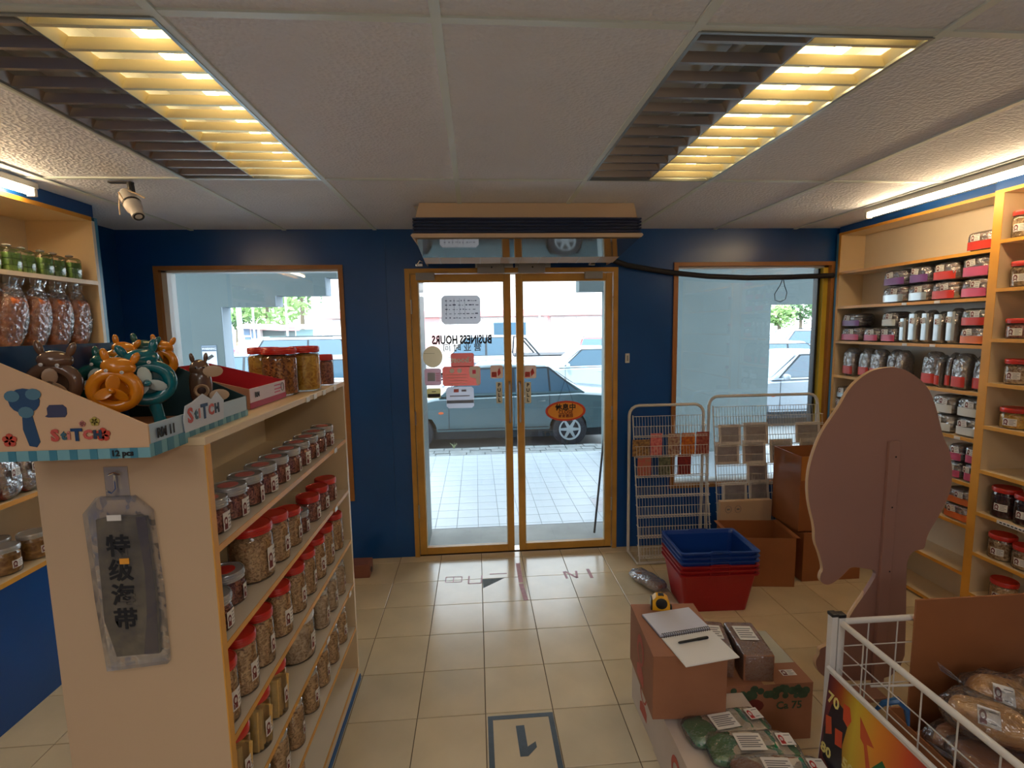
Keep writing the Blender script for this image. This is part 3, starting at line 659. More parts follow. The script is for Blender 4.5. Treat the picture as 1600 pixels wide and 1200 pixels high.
yj = make_jar('biscuit_jar', 'clear-lidded jar of yellow biscuits nearest the gondola panel on the left counter', .058, .125, yf, 'lid', lidclear, None, 'yellow biscuit jars on the left counter', lab=(.05, .035))
y_ = float(at(58, 868, 0, LX-.08)[1])
yj.location = (LX-.09, y_, .6355)
dup(yj, (LX-.19, y_-.08, .6355), 0, 'clear-lidded jar of yellow biscuits at the back of the left counter')
dup(yj, (LX-.08, y_-.16, .6355), 0, 'clear-lidded jar of yellow biscuits at the front left of the left counter')
# ------------------------------------------------------------------ DISPLAY BOXES ON TOP
prb = mat('cream printed card', srgb(214, 176, 138), rough=.4, coat=.2); inner = mat('navy printed card', srgb(28, 66, 110), rough=.22, coat=.4, var=.1)
teals = mat('teal stripe print', srgb(70, 130, 150), rough=.4); tealb = mat('pale teal print', srgb(120, 170, 180), rough=.4); inner2 = mat('dark green ribbed card', srgb(36, 66, 70), rough=.4)
bx0, bx1, by0, by1 = -.955, -.64, 1.00, 1.42
zb, zl, zh = GZ+.001, GZ+.053, GZ+.208
t = thing('display_box', 'open cream and blue toy display box lettered STITCH holding toy fans', 'display box', ((bx0+bx1)/2, (by0+by1)/2, zb)); B = t.location
th = .004
sl = [(bx0, zb), (bx1, zb), (bx1, zl), (bx0, zh)]
MB().prism(sl, by0, by0+th, 'y').build('near_side', prb, t, off=B)
MB().prism(sl, by1-th, by1, 'y').build('far_side', inner2, t, off=B)
MB().box(bx0, bx0+th, by0+th, by1-th, zb, zh).build('back_side', inner, t, off=B)
fr = MB().box(bx1-th, bx1, by0+th, by1-th, zb, zl).build('front_lip', mat('pale blue printed card', srgb(176, 196, 210), rough=.4), t, off=B)
MB().box(bx0+th, bx1-th, by0+th, by1-th, zb, zb+.003).build('base', kraft, t, off=B)
MB().box(bx0, bx1+.001, by0-.0012, by0, zb-.012, zb+.008).build('striped_band', tealb, t, off=B)
for k in range(8):
    x = bx0+.02+k*.037; MB().box(x, x+.014, by0-.002, by0-.0011, zb-.012, zb+.008).build('stripe', teals, t, off=B)
MB().box(bx1, bx1+.0012, by0, by1, zb-.012, zb+.014).build('striped_band', tealb, t, off=B)
for k in range(10):
    y = by0+.012+k*.041; MB().box(bx1+.001, bx1+.002, y, y+.022, zb-.012, zb+.014).build('stripe', teals, t, off=B)
cols = {'S': srgb(196, 84, 74), 't': srgb(60, 96, 110), 'i': srgb(200, 120, 110), 'T': srgb(30, 64, 104), 'C': srgb(200, 90, 80), 'H': srgb(50, 66, 84)}
def stitch(parent, org, ux, size, rot, kx=1):
    x = 0
    for k, (ch, wd, sc) in enumerate((('S', .86, 1.25), ('t', .45, .9), ('i', .34, .85), ('T', .86, 1.3), ('C', .80, .95), ('H', .72, .85))):
        m = mat('letter ink '+ch, cols[ch], rough=.5)
        p = org+ux*(x+size*wd*.5)*kx
        text_obj('printed_letter', ch, size*sc, m, parent, p-B, rot, bold=.0016, sx=kx)
        x += size*wd*.98
stitch(t, Vector((-.820, by0-.0022, zb+.036)), Vector((1, 0, 0)), .0245, (PI/2, 0, 0))
# decorations: small flowers and a speech bubble
def flower(cx, cz, r, col, parent, n=5):
    m = MB()
    for k in range(n):
        a = 2*PI*k/n+.3; m.lathe([(0.0001, 0), (r*.5, 0), (r*.5, .0006), (0.0001, .0006)], 8, Matrix.Translation((cx+r*.55*math.cos(a), by0-.0014, cz+r*.55*math.sin(a))) @ Matrix.Rotation(PI/2, 4, 'X'), False)
    m.build('printed_flower', mat('flower ink '+str(col), col), parent, off=B)
flower(-.722, zb+.036, .013, srgb(196, 70, 50), t); flower(-.735, zb+.062, .009, srgb(170, 150, 70), t); flower(-.758, zb+.058, .006, srgb(190, 120, 110), t); flower(-.892, zb+.03, .013, srgb(196, 80, 60), t)
MB().prism([(a_+.034, b_-.004) for a_, b_ in [(-.852, zb+.076), (-.822, zb+.076), (-.818, zb+.082), (-.818, zb+.094), (-.824, zb+.1), (-.848, zb+.1), (-.853, zb+.094), (-.853, zb+.082), (-.858, zb+.078)]], by0-.0012, by0-.0002, 'y').build('printed_bubble', mat('slate ink', srgb(64, 66, 92)), t, off=B)
# plain printed picture of a blue hand fan (no character)
bi = mat('blue fan print', srgb(44, 74, 108)); bi2 = mat('mid blue fan print', srgb(84, 122, 140))
fp = MB(); fp.prism([(-.858+.028*math.cos(a*PI/8), zb+.105+.024*math.sin(a*PI/8)) for a in range(16)], by0-.0014, by0-.0002, 'y'); fp.prism([(-.864, zb+.085), (-.848, zb+.085), (-.838, zb+.025), (-.845, zb+.015), (-.858, zb+.018), (-.866, zb+.05)], by0-.0013, by0-.0002, 'y'); fp.build('printed_fan', bi, t, off=B)
fp = MB()
for a in range(3):
    c_ = (-.858+.022*math.cos(a*2.1+.6), zb+.105+.022*math.sin(a*2.1+.6)); fp.prism([(c_[0]+.014*math.cos(q_*PI/6), c_[1]+.011*math.sin(q_*PI/6)) for q_ in range(12)], by0-.0022, by0-.0015, 'y')
fp.build('printed_blade', bi2, t, off=B)
tx = text_obj('handwritten_price', 'RM 11', .027, ink, t, Vector((bx1+.003, 1.052, zb+.03))-B, (PI/2, 0, PI/2), bold=.001, sx=.85)
text_obj('count_print', '12 pcs', .016, ink, t, Vector((-.69, by0-.003, zb-.002))-B, bold=.0006)
# raised lettering on the lip
hd = MB(); hd.prism([((a_-1.17)*.72+1.115, b_) for a_, b_ in [(1.17, zb+.012), (1.40, zb+.014), (1.41, zb+.06), (1.37, zb+.085), (1.33, zb+.07), (1.28, zb+.088), (1.22, zb+.075), (1.18, zb+.07), (1.165, zb+.04)]], bx1+.0025, bx1+.004, 'x'); hd.build('header_card', mat('white glossy card', srgb(206, 212, 222), rough=.25), t, off=B)
stitch(t, Vector((bx1+.0048, 1.122, zb+.045)), Vector((0, 1, 0)), .036, (PI/2, 0, PI/2))
# toy hand fans (plain animal shapes)
tb = mat('glossy brown toy plastic', srgb(112, 84, 66), rough=.2, coat=.5); tt = mat('glossy teal toy plastic', srgb(14, 108, 118), rough=.2, coat=.5); to = mat('glossy orange toy plastic', srgb(226, 138, 24), rough=.22, coat=.5)
tg = mat('glossy green toy plastic', srgb(22, 92, 84), rough=.22, coat=.5); bl_w = mat('white fan blade', srgb(205, 220, 214), rough=.3); bl_b = mat('beige fan blade', srgb(190, 160, 128), rough=.3)
def toy(name, label, m, blm, px, py, Yv, s=1, rz=0, tilt=0, ears=.0, group='toy hand fans in the display box', hub=None):
    p = at(px, py, 1, Yv)
    if p.z < zb+.095*s: p.z = zb+.095*s
    if p.x > bx1-.045*s-.006: p.x = bx1-.045*s-.006
    if p.x < bx0+.05*s: p.x = bx0+.05*s
    t = thing(name, label, 'toy fan', p, rz, group); t.rotation_euler = (tilt, (px % 7-3)*.09, rz)
    r = .034*s
    ring = MB().tube([(r*math.cos(a*PI/12), 0, r*.92*math.sin(a*PI/12)) for a in range(24)], .0115*s, 10, True); ring.build('ring_head', m, t, True)
    MB().lathe([(0.001, -.006*s), (r*.9, -.005*s), (r*.95, .0), (r*.9, .003*s), (0.001, .004*s)], 20, Matrix.Translation((0, .012*s, 0)) @ Matrix.Rotation(PI/2, 4, 'X')).build('back_shell', m, t, True)
    hd_ = MB().blob(0, .004*s, r*.75, .056*s, .04*s, .036*s, 1, 1, 16, 10); hd_.build('snout', m, t, True)
    for sg in (-1, 1):
        e = MB().blob(0, 0, 0, .014*s, .01*s, (.026+ears)*s, 1, 1, 12, 8, T=Matrix.Translation((sg*.019*s, .004*s, r+.016*s)) @ Matrix.Rotation(sg*.35, 4, 'Y')); e.build('ear', m, t, True)
        q_ = MB().lathe([(0.001, 0), (.0032*s, .001*s), (.0032*s, .002*s), (0.001, .003*s)], 12, Matrix.Translation((sg*.012*s, -.0155*s, r+.002*s)) @ Matrix.Rotation(PI/2, 4, 'X'), False); q_.build('eye', white, t, True)
    for k in range(3):
        a = k*2*PI/3+.5; T = Matrix.Translation((0, -.014*s, 0)) @ Matrix.Rotation(a, 4, 'Y') @ Matrix.Translation((r*.42, 0, 0)) @ Matrix.Rotation(.5, 4, 'X')
        MB().blob(0, 0, -.0115*s, .032*s, .0022*s, .023*s, 1, 1, 12, 6, T=T).build('blade', blm, t, True)
    MB().lathe([(0.001, -.008*s), (.006*s, -.004*s), (.007*s, .004*s), (.004*s, .012*s), (.001, .013*s)], 12, Matrix.Translation((0, -.012*s, 0)) @ Matrix.Rotation(PI/2, 4, 'X'), False).build('hub', hub or m, t, True)
    MB().tube([(0, .004*s, -r*.9), (0, .004*s, -r-.03*s), (0, .004*s, -r-.062*s)], [.011*s, .0095*s, .013*s], 12).build('handle', m, t, True)
    return t
toy('toy_fan', 'large brown round-eared toy fan lying at the left of the display box', tb, bl_b, 74, 600, 1.12, 1.15, .25, 0, .004)
toy('toy_fan', 'dark green toy fan behind the brown one in the display box', tg, bl_w, 118, 600, 1.24, 1.15, .1, -.2)
toy('toy_fan', 'bright orange toy fan with round eyes in the middle of the display box', to, to, 180, 612, 1.12, 1.15, .3)
toy('toy_fan', 'teal toy fan with large white blades at the front of the display box', tt, bl_w, 232, 608, 1.17, 1.25, .5)
p = at(314, 600, 1, 1.33)
t2 = thing('toy_fan', 'brown upright toy fan with small ears and open mouth at the front lip', 'toy fan', (min(p.x, bx1-.05), 1.33, zb+.004), .5, 'toy hand fans in the display box')
MB().blob(0, 0, .035, .052, .045, .105, .9, .8, 20, 14).build('toy_body', tb, t2, True)
MB().blob(0, .0, .105, .046, .042, .052, 1, 1, 18, 12).build('toy_head', tb, t2, True)
for sg in (-1, 1):
    MB().blob(0, 0, 0, .011, .008, .026, 1, 1, 12, 8, T=Matrix.Translation((sg*.013, 0, .148)) @ Matrix.Rotation(sg*.15, 4, 'Y')).build('ear', tb, t2, True)
    MB().blob(sg*.009, -.0195, .134, .005, .004, .005, 1, 1, 8, 6).build('eye', black, t2, True)
MB().lathe([(.010, 0), (.0145, .004), (.0165, .002), (.0175, -.002)], 18, Matrix.Translation((0, -.022, .078)) @ Matrix.Rotation(PI/2, 4, 'X'), False).build('mouth_ring', bl_b, t2, True)
MB().blob(0, -.020, .068, .022, .006, .022, 1, 1, 12, 8).build('mouth', mat('dark brown inside', srgb(60, 34, 26)), t2, True)
for k, (dx, dz) in enumerate(((.028, .112), (.038, .05), (-.01, .018))): MB().blob(dx, -.03, dz, .045, .003, .030, 1, 1, 14, 8).build('blade', bl_b, t2, True)
MB().tube([(0, 0, .04), (0, 0, .0)], [.012, .016], 10).build('handle', tb, t2, True)
toy('toy_fan', 'orange toy fan leaning against the back of the display box', to, bl_w, 188, 572, 1.31, 1.0, .2)
toy('toy_fan', 'green toy fan at the far corner of the display box', tg, tg, 222, 570, 1.35, 1.05, .4)
toy('toy_fan', 'small orange toy fan farthest back in the display box', to, to, 250, 566, 1.385, .95, .2)
toy('toy_fan', 'small orange toy fan wedged behind the green one in the display box', to, bl_b, 158, 574, 1.36, .9, 0)
o = MB().bbox(-.76, -.68, 1.06, 1.12, zb+.0035, zb+.02, .004).build('card_tray', mat('golden card', srgb(180, 120, 50), rough=.4), None); tag(o, 'small golden card tray lying on the floor of the display box', 'tray')
# red tray behind
rx0, rx1, ry0, ry1 = -.93, -.674, 1.515, 1.795
t = thing('red_display_tray', 'empty red open display tray with white printed lip behind the toy fans', 'display tray', ((rx0+rx1)/2, 1.655, GZ)); B = t.location
redc = mat('red printed card', srgb(176, 34, 44), rough=.4); z0 = GZ+.001
MB().prism([(rx0, z0), (rx1, z0), (rx1, z0+.06), (rx0, z0+.125)], ry0, ry0+.004, 'y').build('near_side', mat('light card edge', srgb(196, 140, 110)), t, off=B)
MB().prism([(rx0, z0), (rx1, z0), (rx1, z0+.06), (rx0, z0+.125)], ry1-.004, ry1, 'y').build('far_side', redc, t, off=B)
MB().box(rx0, rx0+.004, ry0+.004, ry1-.004, z0, z0+.125).build('back_side', redc, t, off=B)
l_ = MB().box(rx1-.004, rx1, ry0+.004, ry1-.004, z0, z0+.06).build('front_lip', mat('pale printed lip', srgb(214, 196, 204), rough=.4), t, off=B)
MB().box(rx0+.004, rx1-.004, ry0+.004, ry1-.004, z0, z0+.003).build('base', redc, t, off=B)
MB().box(rx1, rx1+.001, ry0, ry1, z0, z0+.018).build('crimson_band', mat('crimson band', srgb(168, 30, 70)), t, off=B)
for k, (w_, zz) in enumerate(((.05, .048), (.06, .036), (.045, .026))): MB().box(rx1+.0003, rx1+.001, 1.70, 1.70+w_, z0+zz, z0+zz+.004).build('print_line', mat('rose ink', srgb(206, 90, 120)), t, off=B)
text_obj('handwritten_price', 'RM', .022, ink, t, Vector((rx1+.002, 1.565, z0+.038))-B, (PI/2, 0, PI/2), bold=.0006)
fp = MB(); fp.tube([(rx1+.0014, 1.765+.012*math.cos(a*PI/6), z0+.04+.014*math.sin(a*PI/6)) for a in range(12)], .0009, 4, True); fp.build('printed_scribble', ink, t, off=B)
# ================================================================== RIGHT WALL UNITS
def wall_unit(label, X, Y0, Y1, shelves, ztop, XB, side):
    t = thing('wall_shelf_unit', label, 'shelves', ((X+XB)/2, (Y0+Y1)/2, 0)); B = t.location
    MB().box(XB-.008, XB, Y0, Y1, .02, ztop).build('back_panel', creamw, t, off=B)
    for k, y in enumerate((Y0, Y1-side)):
        s_ = MB().box(X+.001, XB-.0085, y, y+side, 0, ztop-.0185).build('side_panel', cream, t, off=B)
        MB().box(X-.001, X+.001, y, y+side, 0, ztop-.0185).build('edging', oran, s_, off=B)
    for z in shelves+[ztop]:
        a, b = (Y0+side, Y1-side) if z != ztop else (Y0, Y1)
        s_ = MB().box(X+.001, XB-.0085, a+.0005, b-.0005, z-.018, z-.0005).build('shelf', cream, t, off=B)
        MB().box(X-.002, X+.001, a+.0005, b-.0005, z-.0185, z-.0005).build('edging', oran, s_, off=B)
    MB().box(X+.002, XB-.001, Y0, Y1, ztop+.0005, ZC-.001).build('fascia', blue, t, off=B)
    return t, B
U1, U2 = 2.68, 2.62
S1 = [2.06, 1.81, 1.557, 1.303, 1.048, .80, .563, .292, .035]
S2 = [2.088, 1.849, 1.597, 1.371, 1.148, .912, .685, .463, .235, .03]
t1, B1 = wall_unit('long cream wall shelves with orange edges right of the window, stocked with foil packs', U1, 2.43, 3.565, S1, 2.342, XR-.003, .02)
MB().box(U1+.0, U1+.02, 3.568, 3.588, 0, 2.34).build('blue_stile', bluelt, t1, off=B1)
wall_unit('tall orange-edged shelf unit at the right photo edge holding red-lidded jars', U2, 1.15, 2.405, S2, 2.334, XR-.003, .045)
for (x, y, z, lb) in ((U2, 1.87, 1.148, 'printed shelf label strip above the dark jars at the right photo edge'), (U2, 2.16, .685, 'printed shelf label strip below the dark jars at the right photo edge'), (U2, 1.95, .912, 'printed shelf label strip on the empty right shelf edge')):
    t = thing('shelf_label', lb, 'shelf label', (x, y, z)); o = MB().box(x-.0045, x-.0025, y-.09, y+.09, z-.019, z-.001).build('label_strip', labp, t, off=t.location)
    m_ = MB()
    for k in range(9): m_.box(x-.0052, x-.0046, y-.08+k*.018, y-.08+k*.018+.012, z-.013, z-.007)
    m_.build('print_line', ink, t, off=t.location)
for k, (px, z, lb) in enumerate(((1412, 1.81, 'small white ticket under the purple packs of the upper right shelf'), (1463, 1.81, 'small white ticket under the orange packs of the upper right shelf'), (1417, 1.557, 'small white ticket under the slim silver sleeves, left one'), (1461, 1.557, 'small white ticket under the slim silver sleeves, right one'), (1480, 1.048, 'small white ticket under the white packs, left one'), (1512, 1.048, 'small white ticket under the white packs, right one'))):
    y = float(at(px, 500, 0, U1)[1]); o = MB().bbox(U1-.0055, U1-.0025, y-.018, y+.018, z-.018, z-.002, .001).build('price_ticket', tick); tag(o, lb, 'price ticket', 'tickets on the right shelves')
# -------- packs
cakes = {'purple': mat('purple cake roll', srgb(92, 40, 70), rough=.5, var=.2, vs=30), 'orange': mat('orange biscuit', srgb(196, 128, 66), rough=.6, var=.15, vs=30, bump=.2, bs=60), 'brown': mat('brown biscuit roll', srgb(120, 80, 50), rough=.6, var=.2, vs=30),
         'pale': mat('pale wafer', srgb(214, 200, 170), rough=.6, var=.1, vs=25, bump=.2, bs=60), 'red': mat('dark red cake', srgb(120, 44, 38), rough=.5, var=.2, vs=30), 'green': mat('pale green cake', srgb(170, 190, 130), rough=.6, var=.1)}
bands = {'red': mat('red wrapper print', srgb(204, 60, 46), rough=.35), 'pink': mat('pink wrapper print', srgb(206, 92, 130), rough=.35), 'violet': mat('violet wrapper print', srgb(120, 74, 140), rough=.35), 'orange': mat('orange wrapper print', srgb(226, 122, 70), rough=.35), 'silver': mat('silver wrapper print', srgb(190, 200, 205), rough=.25, metal=.5), 'white': mat('white wrapper print', srgb(218, 220, 216), rough=.35)}
def pack(name, label, cat, x, y0, y1, z, h, d, core, band, flm=None, group=None, standing=False, lean=0, lab=True, seed=0, bandz=(.08, .5)):
    w_ = y1-y0; yc = (y0+y1)/2
    t = thing(name, label, cat, (x+d/2, yc, z+.0005), 0, group); t.rotation_euler = (lean, 0, 0)
    c = MB()
    if standing: c.blob(0, 0, .002, d*.8, w_*.82, h*.78, .7, .4, 14, 8, .004, 30, seed)
    else:
        n = max(2, round(h/.026)); hh = (h*.9)/n
        for k in range(n):
            for s_ in (-1, 1): c.blob(.0, s_*w_*.235, .003+k*hh, d*.82, w_*.44, hh*.98, .8, .55, 14, 5)
    c.build('biscuit_stack' if not standing else 'contents', cakes[core], t, True)
    b = MB().blob(0, 0, 0, d, w_*.98, h, .38, .42, 22, 10, min(w_, h)*.035, 38, seed+5)
    if standing: b.v = [(v[0]*(1-.8*max(0, (v[2]/h-.75)/.25)), v[1], v[2]) for v in b.v]
    b.build('film_wrap', flm or filmh, t, True)
    p = MB(); z0_, z1_ = h*bandz[0], h*bandz[1]; n = 8; vs = []
    for i in range(n+1):
        u = -w_*.43+w_*.86*i/n; bulge = -d/2*(abs(1-abs(u/(w_*.49))**5.2)**.19)-.0022
        vs += [(bulge, u, z0_), (bulge, u, z1_)]
    p.add(vs, [(2*i, 2*i+2, 2*i+3, 2*i+1) for i in range(n)]); p.build('printed_band', bands[band], t, True)
    if lab:
        lw_, lh_ = min(.05, w_*.55), min(.034, h*.4)
        lab_flat(Matrix.Translation((-d/2-.004, w_*(.12 if seed % 2 else -.1), h*.68)) @ Matrix.Rotation(-PI/2, 4, 'Z') @ Matrix.Rotation(.15*(seed % 3-1), 4, 'Y'), lw_, lh_, lines=3).build('paper_label', LM, t)
    return t
def ypx(px, py, X=2.70): return float(at(px, py, 0, X)[1])
seed = 0
def stackrow(items, z, py, X=2.695):
    """items: (px0, px1, [(height, core, band, name, label), ...from below])"""
    global seed
    for (a, b, lst) in items:
        y1, y0 = ypx(a, py), ypx(b, py); zz = z
        y1 = min(y1, 3.54); y0 = max(y0, 2.455)
        if y1-y0 < .03: y1 = y0+.05
        for (h, core, band, nm, lb) in lst:
            seed += 1
            pack(nm, lb, 'pack', X, y0+.002, y1-.002, zz, h, .13, core, band, seed=seed, group='packs on the right wall shelves'); zz += h+.001
stackrow([(1507, 1556, [(.105, 'orange', 'red', 'biscuit_pack', 'red-banded biscuit pack standing alone on the top right shelf')])], 2.06, 390)
H = .108
stackrow([(1376, 1413, [(H, 'red', 'silver', 'cake_pack', 'purple foil pack, lower of the leftmost stack on the second right shelf'), (H*.95, 'purple', 'violet', 'cake_pack', 'purple foil pack, upper of the leftmost stack on the second right shelf')]),
          (1416, 1449, [(H, 'red', 'silver', 'cake_pack', 'dark red foil pack, lower of the second stack on the second right shelf'), (H, 'purple', 'violet', 'cake_pack', 'violet foil pack, upper of the second stack on the second right shelf')]),
          (1452, 1493, [(H, 'orange', 'red', 'biscuit_pack', 'orange biscuit pack with red band, lower of the middle stack, second right shelf'), (H, 'orange', 'red', 'biscuit_pack', 'orange biscuit pack with red band, upper of the middle stack, second right shelf')]),
          (1497, 1543, [(H, 'orange', 'pink', 'biscuit_pack', 'golden biscuit pack with pink band, lower one, second right shelf'), (H*1.1, 'orange', 'pink', 'biscuit_pack', 'golden biscuit pack with pink band, upper one, second right shelf')])], 1.81, 470)
stackrow([(1312, 1343, [(.10, 'red', 'pink', 'cake_box', 'magenta boxed cake pack, lower left corner of the third right shelf'), (.095, 'purple', 'violet', 'cake_box', 'purple boxed cake pack on the magenta one, third right shelf')]),
          (1347, 1372, [(.095, 'purple', 'pink', 'cake_pack', 'pink and white foil pack beside the magenta box, third right shelf')]),
          (1374, 1399, [(.098, 'purple', 'pink', 'cake_pack', 'pink foil pack under the white-labelled one, third right shelf'), (.10, 'purple', 'white', 'cake_pack', 'white-labelled violet pack on top of a pink one, third right shelf')]),
          (1496, 1541, [(.098, 'orange', 'orange', 'biscuit_pack', 'orange foil pack at the right end of the third right shelf, lower one'), (.10, 'green', 'red', 'biscuit_pack', 'green and red foil pack at the right end of the third right shelf, upper one')])], 1.557, 530)
for k, (a, b, h, sd) in enumerate(((1403, 1415, .17, 1), (1416, 1432, .2, 2), (1436, 1451, .2, 3), (1455, 1471, .19, 4), (1475, 1492, .205, 5))):
    pack('biscuit_sleeve', 'slim upright silver biscuit sleeve, %s from the left on the third right shelf' % ORD[k], 'pack', 2.695, ypx(b, 530)+.003, ypx(a, 530)-.003, 1.557, h, .10, 'brown', 'silver', seed=sd, group='slim silver sleeves', standing=True, bandz=(.1, .9))
fb = [(1314, 1332, -.1), (1334, 1353, .12), (1356, 1376, .0), (1378, 1394, .1), (1396, 1409, -.12), (1432, 1457, .05), (1459, 1468, -.2), (1470, 1480, -.22), (1484, 1510, .05), (1512, 1537, .15)]
for k, (a, b, ln) in enumerate(fb):
    pack('foil_bag', 'upright foil bag with red lower print, %s from the left on the fourth right shelf' % ORD[k], 'bag', 2.695+(.02 if k % 2 else 0), ypx(b, 590)+.002, ypx(a, 590)-.002, 1.303, .205 if k != 6 else .19, .10, 'brown', 'red', seed=k+20, group='upright foil bags, fourth right shelf', standing=True, lab=False, bandz=(.08, .36))
stackrow([(1302, 1319, [(.085, 'pale', 'silver', 'foil_pack', 'crinkled silver pack, lower, at the window end of the fifth right shelf'), (.085, 'pale', 'silver', 'foil_pack', 'crinkled silver pack, upper, at the window end of the fifth right shelf')]),
          (1452, 1487, [(.105, 'pale', 'white', 'wafer_pack', 'white wafer pack, lower of the stack beside the cut-out board'), (.11, 'pale', 'white', 'wafer_pack', 'white wafer pack, upper of the stack beside the cut-out board')]),
          (1490, 1531, [(.105, 'pale', 'white', 'wafer_pack', 'white wafer pack, lower of the right stack on the fifth right shelf'), (.11, 'pale', 'white', 'wafer_pack', 'white wafer pack, upper of the right stack on the fifth right shelf')])], 1.048, 670)
stackrow([(1476, 1500, [(.095, 'purple', 'pink', 'cake_pack', 'magenta cake pack, lower one beside the board, sixth right shelf'), (.10, 'purple', 'pink', 'cake_pack', 'magenta cake pack, upper one beside the board, sixth right shelf')]),
          (1503, 1525, [(.10, 'purple', 'pink', 'cake_pack', 'pink cake pack, lower one at the right end of the sixth right shelf'), (.10, 'purple', 'pink', 'cake_pack', 'pink cake pack, upper one at the right end of the sixth right shelf')])], .80, 750)
stackrow([(1470, 1516, [(.09, 'orange', 'orange', 'biscuit_pack', 'orange biscuit pack, lower one on the seventh right shelf'), (.09, 'orange', 'orange', 'biscuit_pack', 'orange biscuit pack, upper one on the seventh right shelf')])], .563, 810)
# -------- jars on the tall unit at the photo edge
darkc = darkf; pale = foodmat('pale nut halves', srgb(150, 100, 60)[:3], srgb(226, 196, 150)[:3], 50)
def ejar(px, py, z, r, h, food, lb, lab=(.055, .036), dx=.0):
    y = ypx(px, py, U2+r+.01)
    t = make_jar('snack_jar', lb, r, h, food, 'lid', redlid, None, 'red-lidded jars on the right unit', lab=lab, la=PI+.35); t.location = (U2+.012+r+dx, min(y, 2.355-r), z+.0002); return t
ejar(1600, 355, 2.088, .045, .13, pale, 'red-lidded jar on the top shelf at the right photo edge')
ejar(1600, 430, 1.849, .05, .125, pale, 'red-lidded jar on the second shelf at the right photo edge')
ejar(1594, 510, 1.597, .055, .10, nut, 'low dark red-lidded jar on the third shelf at the right photo edge')
ejar(1590, 585, 1.371, .052, .125, pale, 'red-lidded jar of pale nuts on the fourth shelf at the right photo edge')
ejar(1586, 655, 1.148, .06, .105, amber, 'wide red-lidded jar of orange snack on the fifth shelf at the right photo edge')
ejar(1570, 800, .685, .058, .155, darkc, 'large red-lidded jar of dark preserved fruit on the right unit')
ejar(1604, 815, .685, .052, .15, darkc, 'red-lidded jar of dark fruit cut by the right photo edge')
ejar(1564, 870, .463, .056, .13, pale, 'red-lidded jar of pale biscuits below the dark fruit jar')
ejar(1600, 888, .463, .05, .12, pale, 'red-lidded pale biscuit jar cut by the right photo edge')
ejar(1566, 940, .235, .056, .125, curl, 'red-lidded snack jar low on the right unit just above the carton flap')
o = MB().bbox(2.70, 2.80, 1.93, 2.06, .9125, 1.01, .004).build('small_carton', kraft); tag(o, 'small plain brown carton on the otherwise empty right shelf', 'box')
# ================================================================== WIRE RACKS
def rack(label, x0, x1, ztop, yb, yf, ntier, zlow, name='wire_rack'):
    t = thing(name, label, 'display rack', ((x0+x1)/2, (yb+yf)/2, 0)); B = t.location
    r = .011; R_ = .07
    pts = [(x0, yb, .012)]+[(x0, yb, ztop-R_)]+[(x0+R_*(1-math.cos(a)), yb, ztop-R_+R_*math.sin(a)) for a in (.4, .8, 1.2)]+[(x0+R_, yb, ztop), (x1-R_, yb, ztop)]+[(x1-R_*(1-math.cos(a)), yb, ztop-R_+R_*math.sin(a)) for a in (1.2, .8, .4)]+[(x1, yb, ztop-R_), (x1, yb, .012)]
    MB().tube(pts, r, 10).build('tube_frame', wirew, t, True, off=B)
    MB().tube([(x0, yb, .013), (x0+.004, yf, .013), (x1-.004, yf, .013), (x1, yb, .013)], .010, 8).build('base_foot', wirew, t, True, off=B)
    def yz(z): return yb-.02-(yb-yf-.03)*(1-(z/ztop))
    g = MB(); n = int((x1-x0-.04)/.021); zt = ztop-.075
    for k in range(n+1):
        x = x0+.02+(x1-x0-.04)*k/n; g.tube([(x, yz(zt), zt), (x, yz(zlow), zlow)], .0014, 4, cap=False)
    g.tube([(x0+.012, yz(zt), zt), (x1-.012, yz(zt), zt)], .0022, 5); g.build('back_grid', wirew, t, off=B)
    for s_ in (x0+.015, x1-.015): MB().tube([(s_, yz(zt)-.001, zt+.01), (s_, yz(zlow)-.04, .02)], .0045, 6).build('side_rod', wirew, t, True, off=B)
    dz = (zt-zlow)/ntier
    for k in range(ntier):
        z = zlow+dz*k; p = MB(); dy = .045
        for zz, yy in ((z, yz(z)-dy), (z+dz*.55, yz(z+dz*.55)-dy), (z+.012, yz(z)-dy)): p.tube([(x0+.012, yy, zz), (x1-.012, yy, zz)], .0022, 5)
        p.tube([(x0+.012, yz(z), z+.0), (x1-.012, yz(z), z+.0)], .0022, 5)
        for j in range(n+1):
            x = x0+.02+(x1-x0-.04)*j/n
            p.tube([(x, yz(z), z), (x, yz(z)-dy, z), (x, yz(z+dz*.55)-dy, z+dz*.55)], .0014, 4, cap=False)
        for s_ in (x0+.013, x1-.013): p.tube([(s_, yz(z+dz*.55), z+dz*.55), (s_, yz(z+dz*.55)-dy, z+dz*.55)], .002, 5)
        p.build('wire_pocket', wirew, t, off=B)
    return yz, dz, zt
yz1, dz1, zt1 = rack('white wire card rack with curved tube top standing left in front of the right window', 1.10, 1.655, 1.115, 3.50, 3.30, 7, .06)
yz2, dz2, zt2 = rack('wider white wire rack full of white framed packets behind the cartons', 1.705, 2.545, 1.165, 3.52, 3.34, 7, .118)
def card(x0, x1, z0, z1, col, col2, lb, tier_y, nm='card'):
    o = MB().box(x0, x1, tier_y-.018, tier_y-.015, z0, z1).build(nm, mat('card print '+str(col), srgb(*col), rough=.5, col2=srgb(*col2), vs=55, var=.01)); tag(o, lb, 'card', 'cards in the left wire rack')
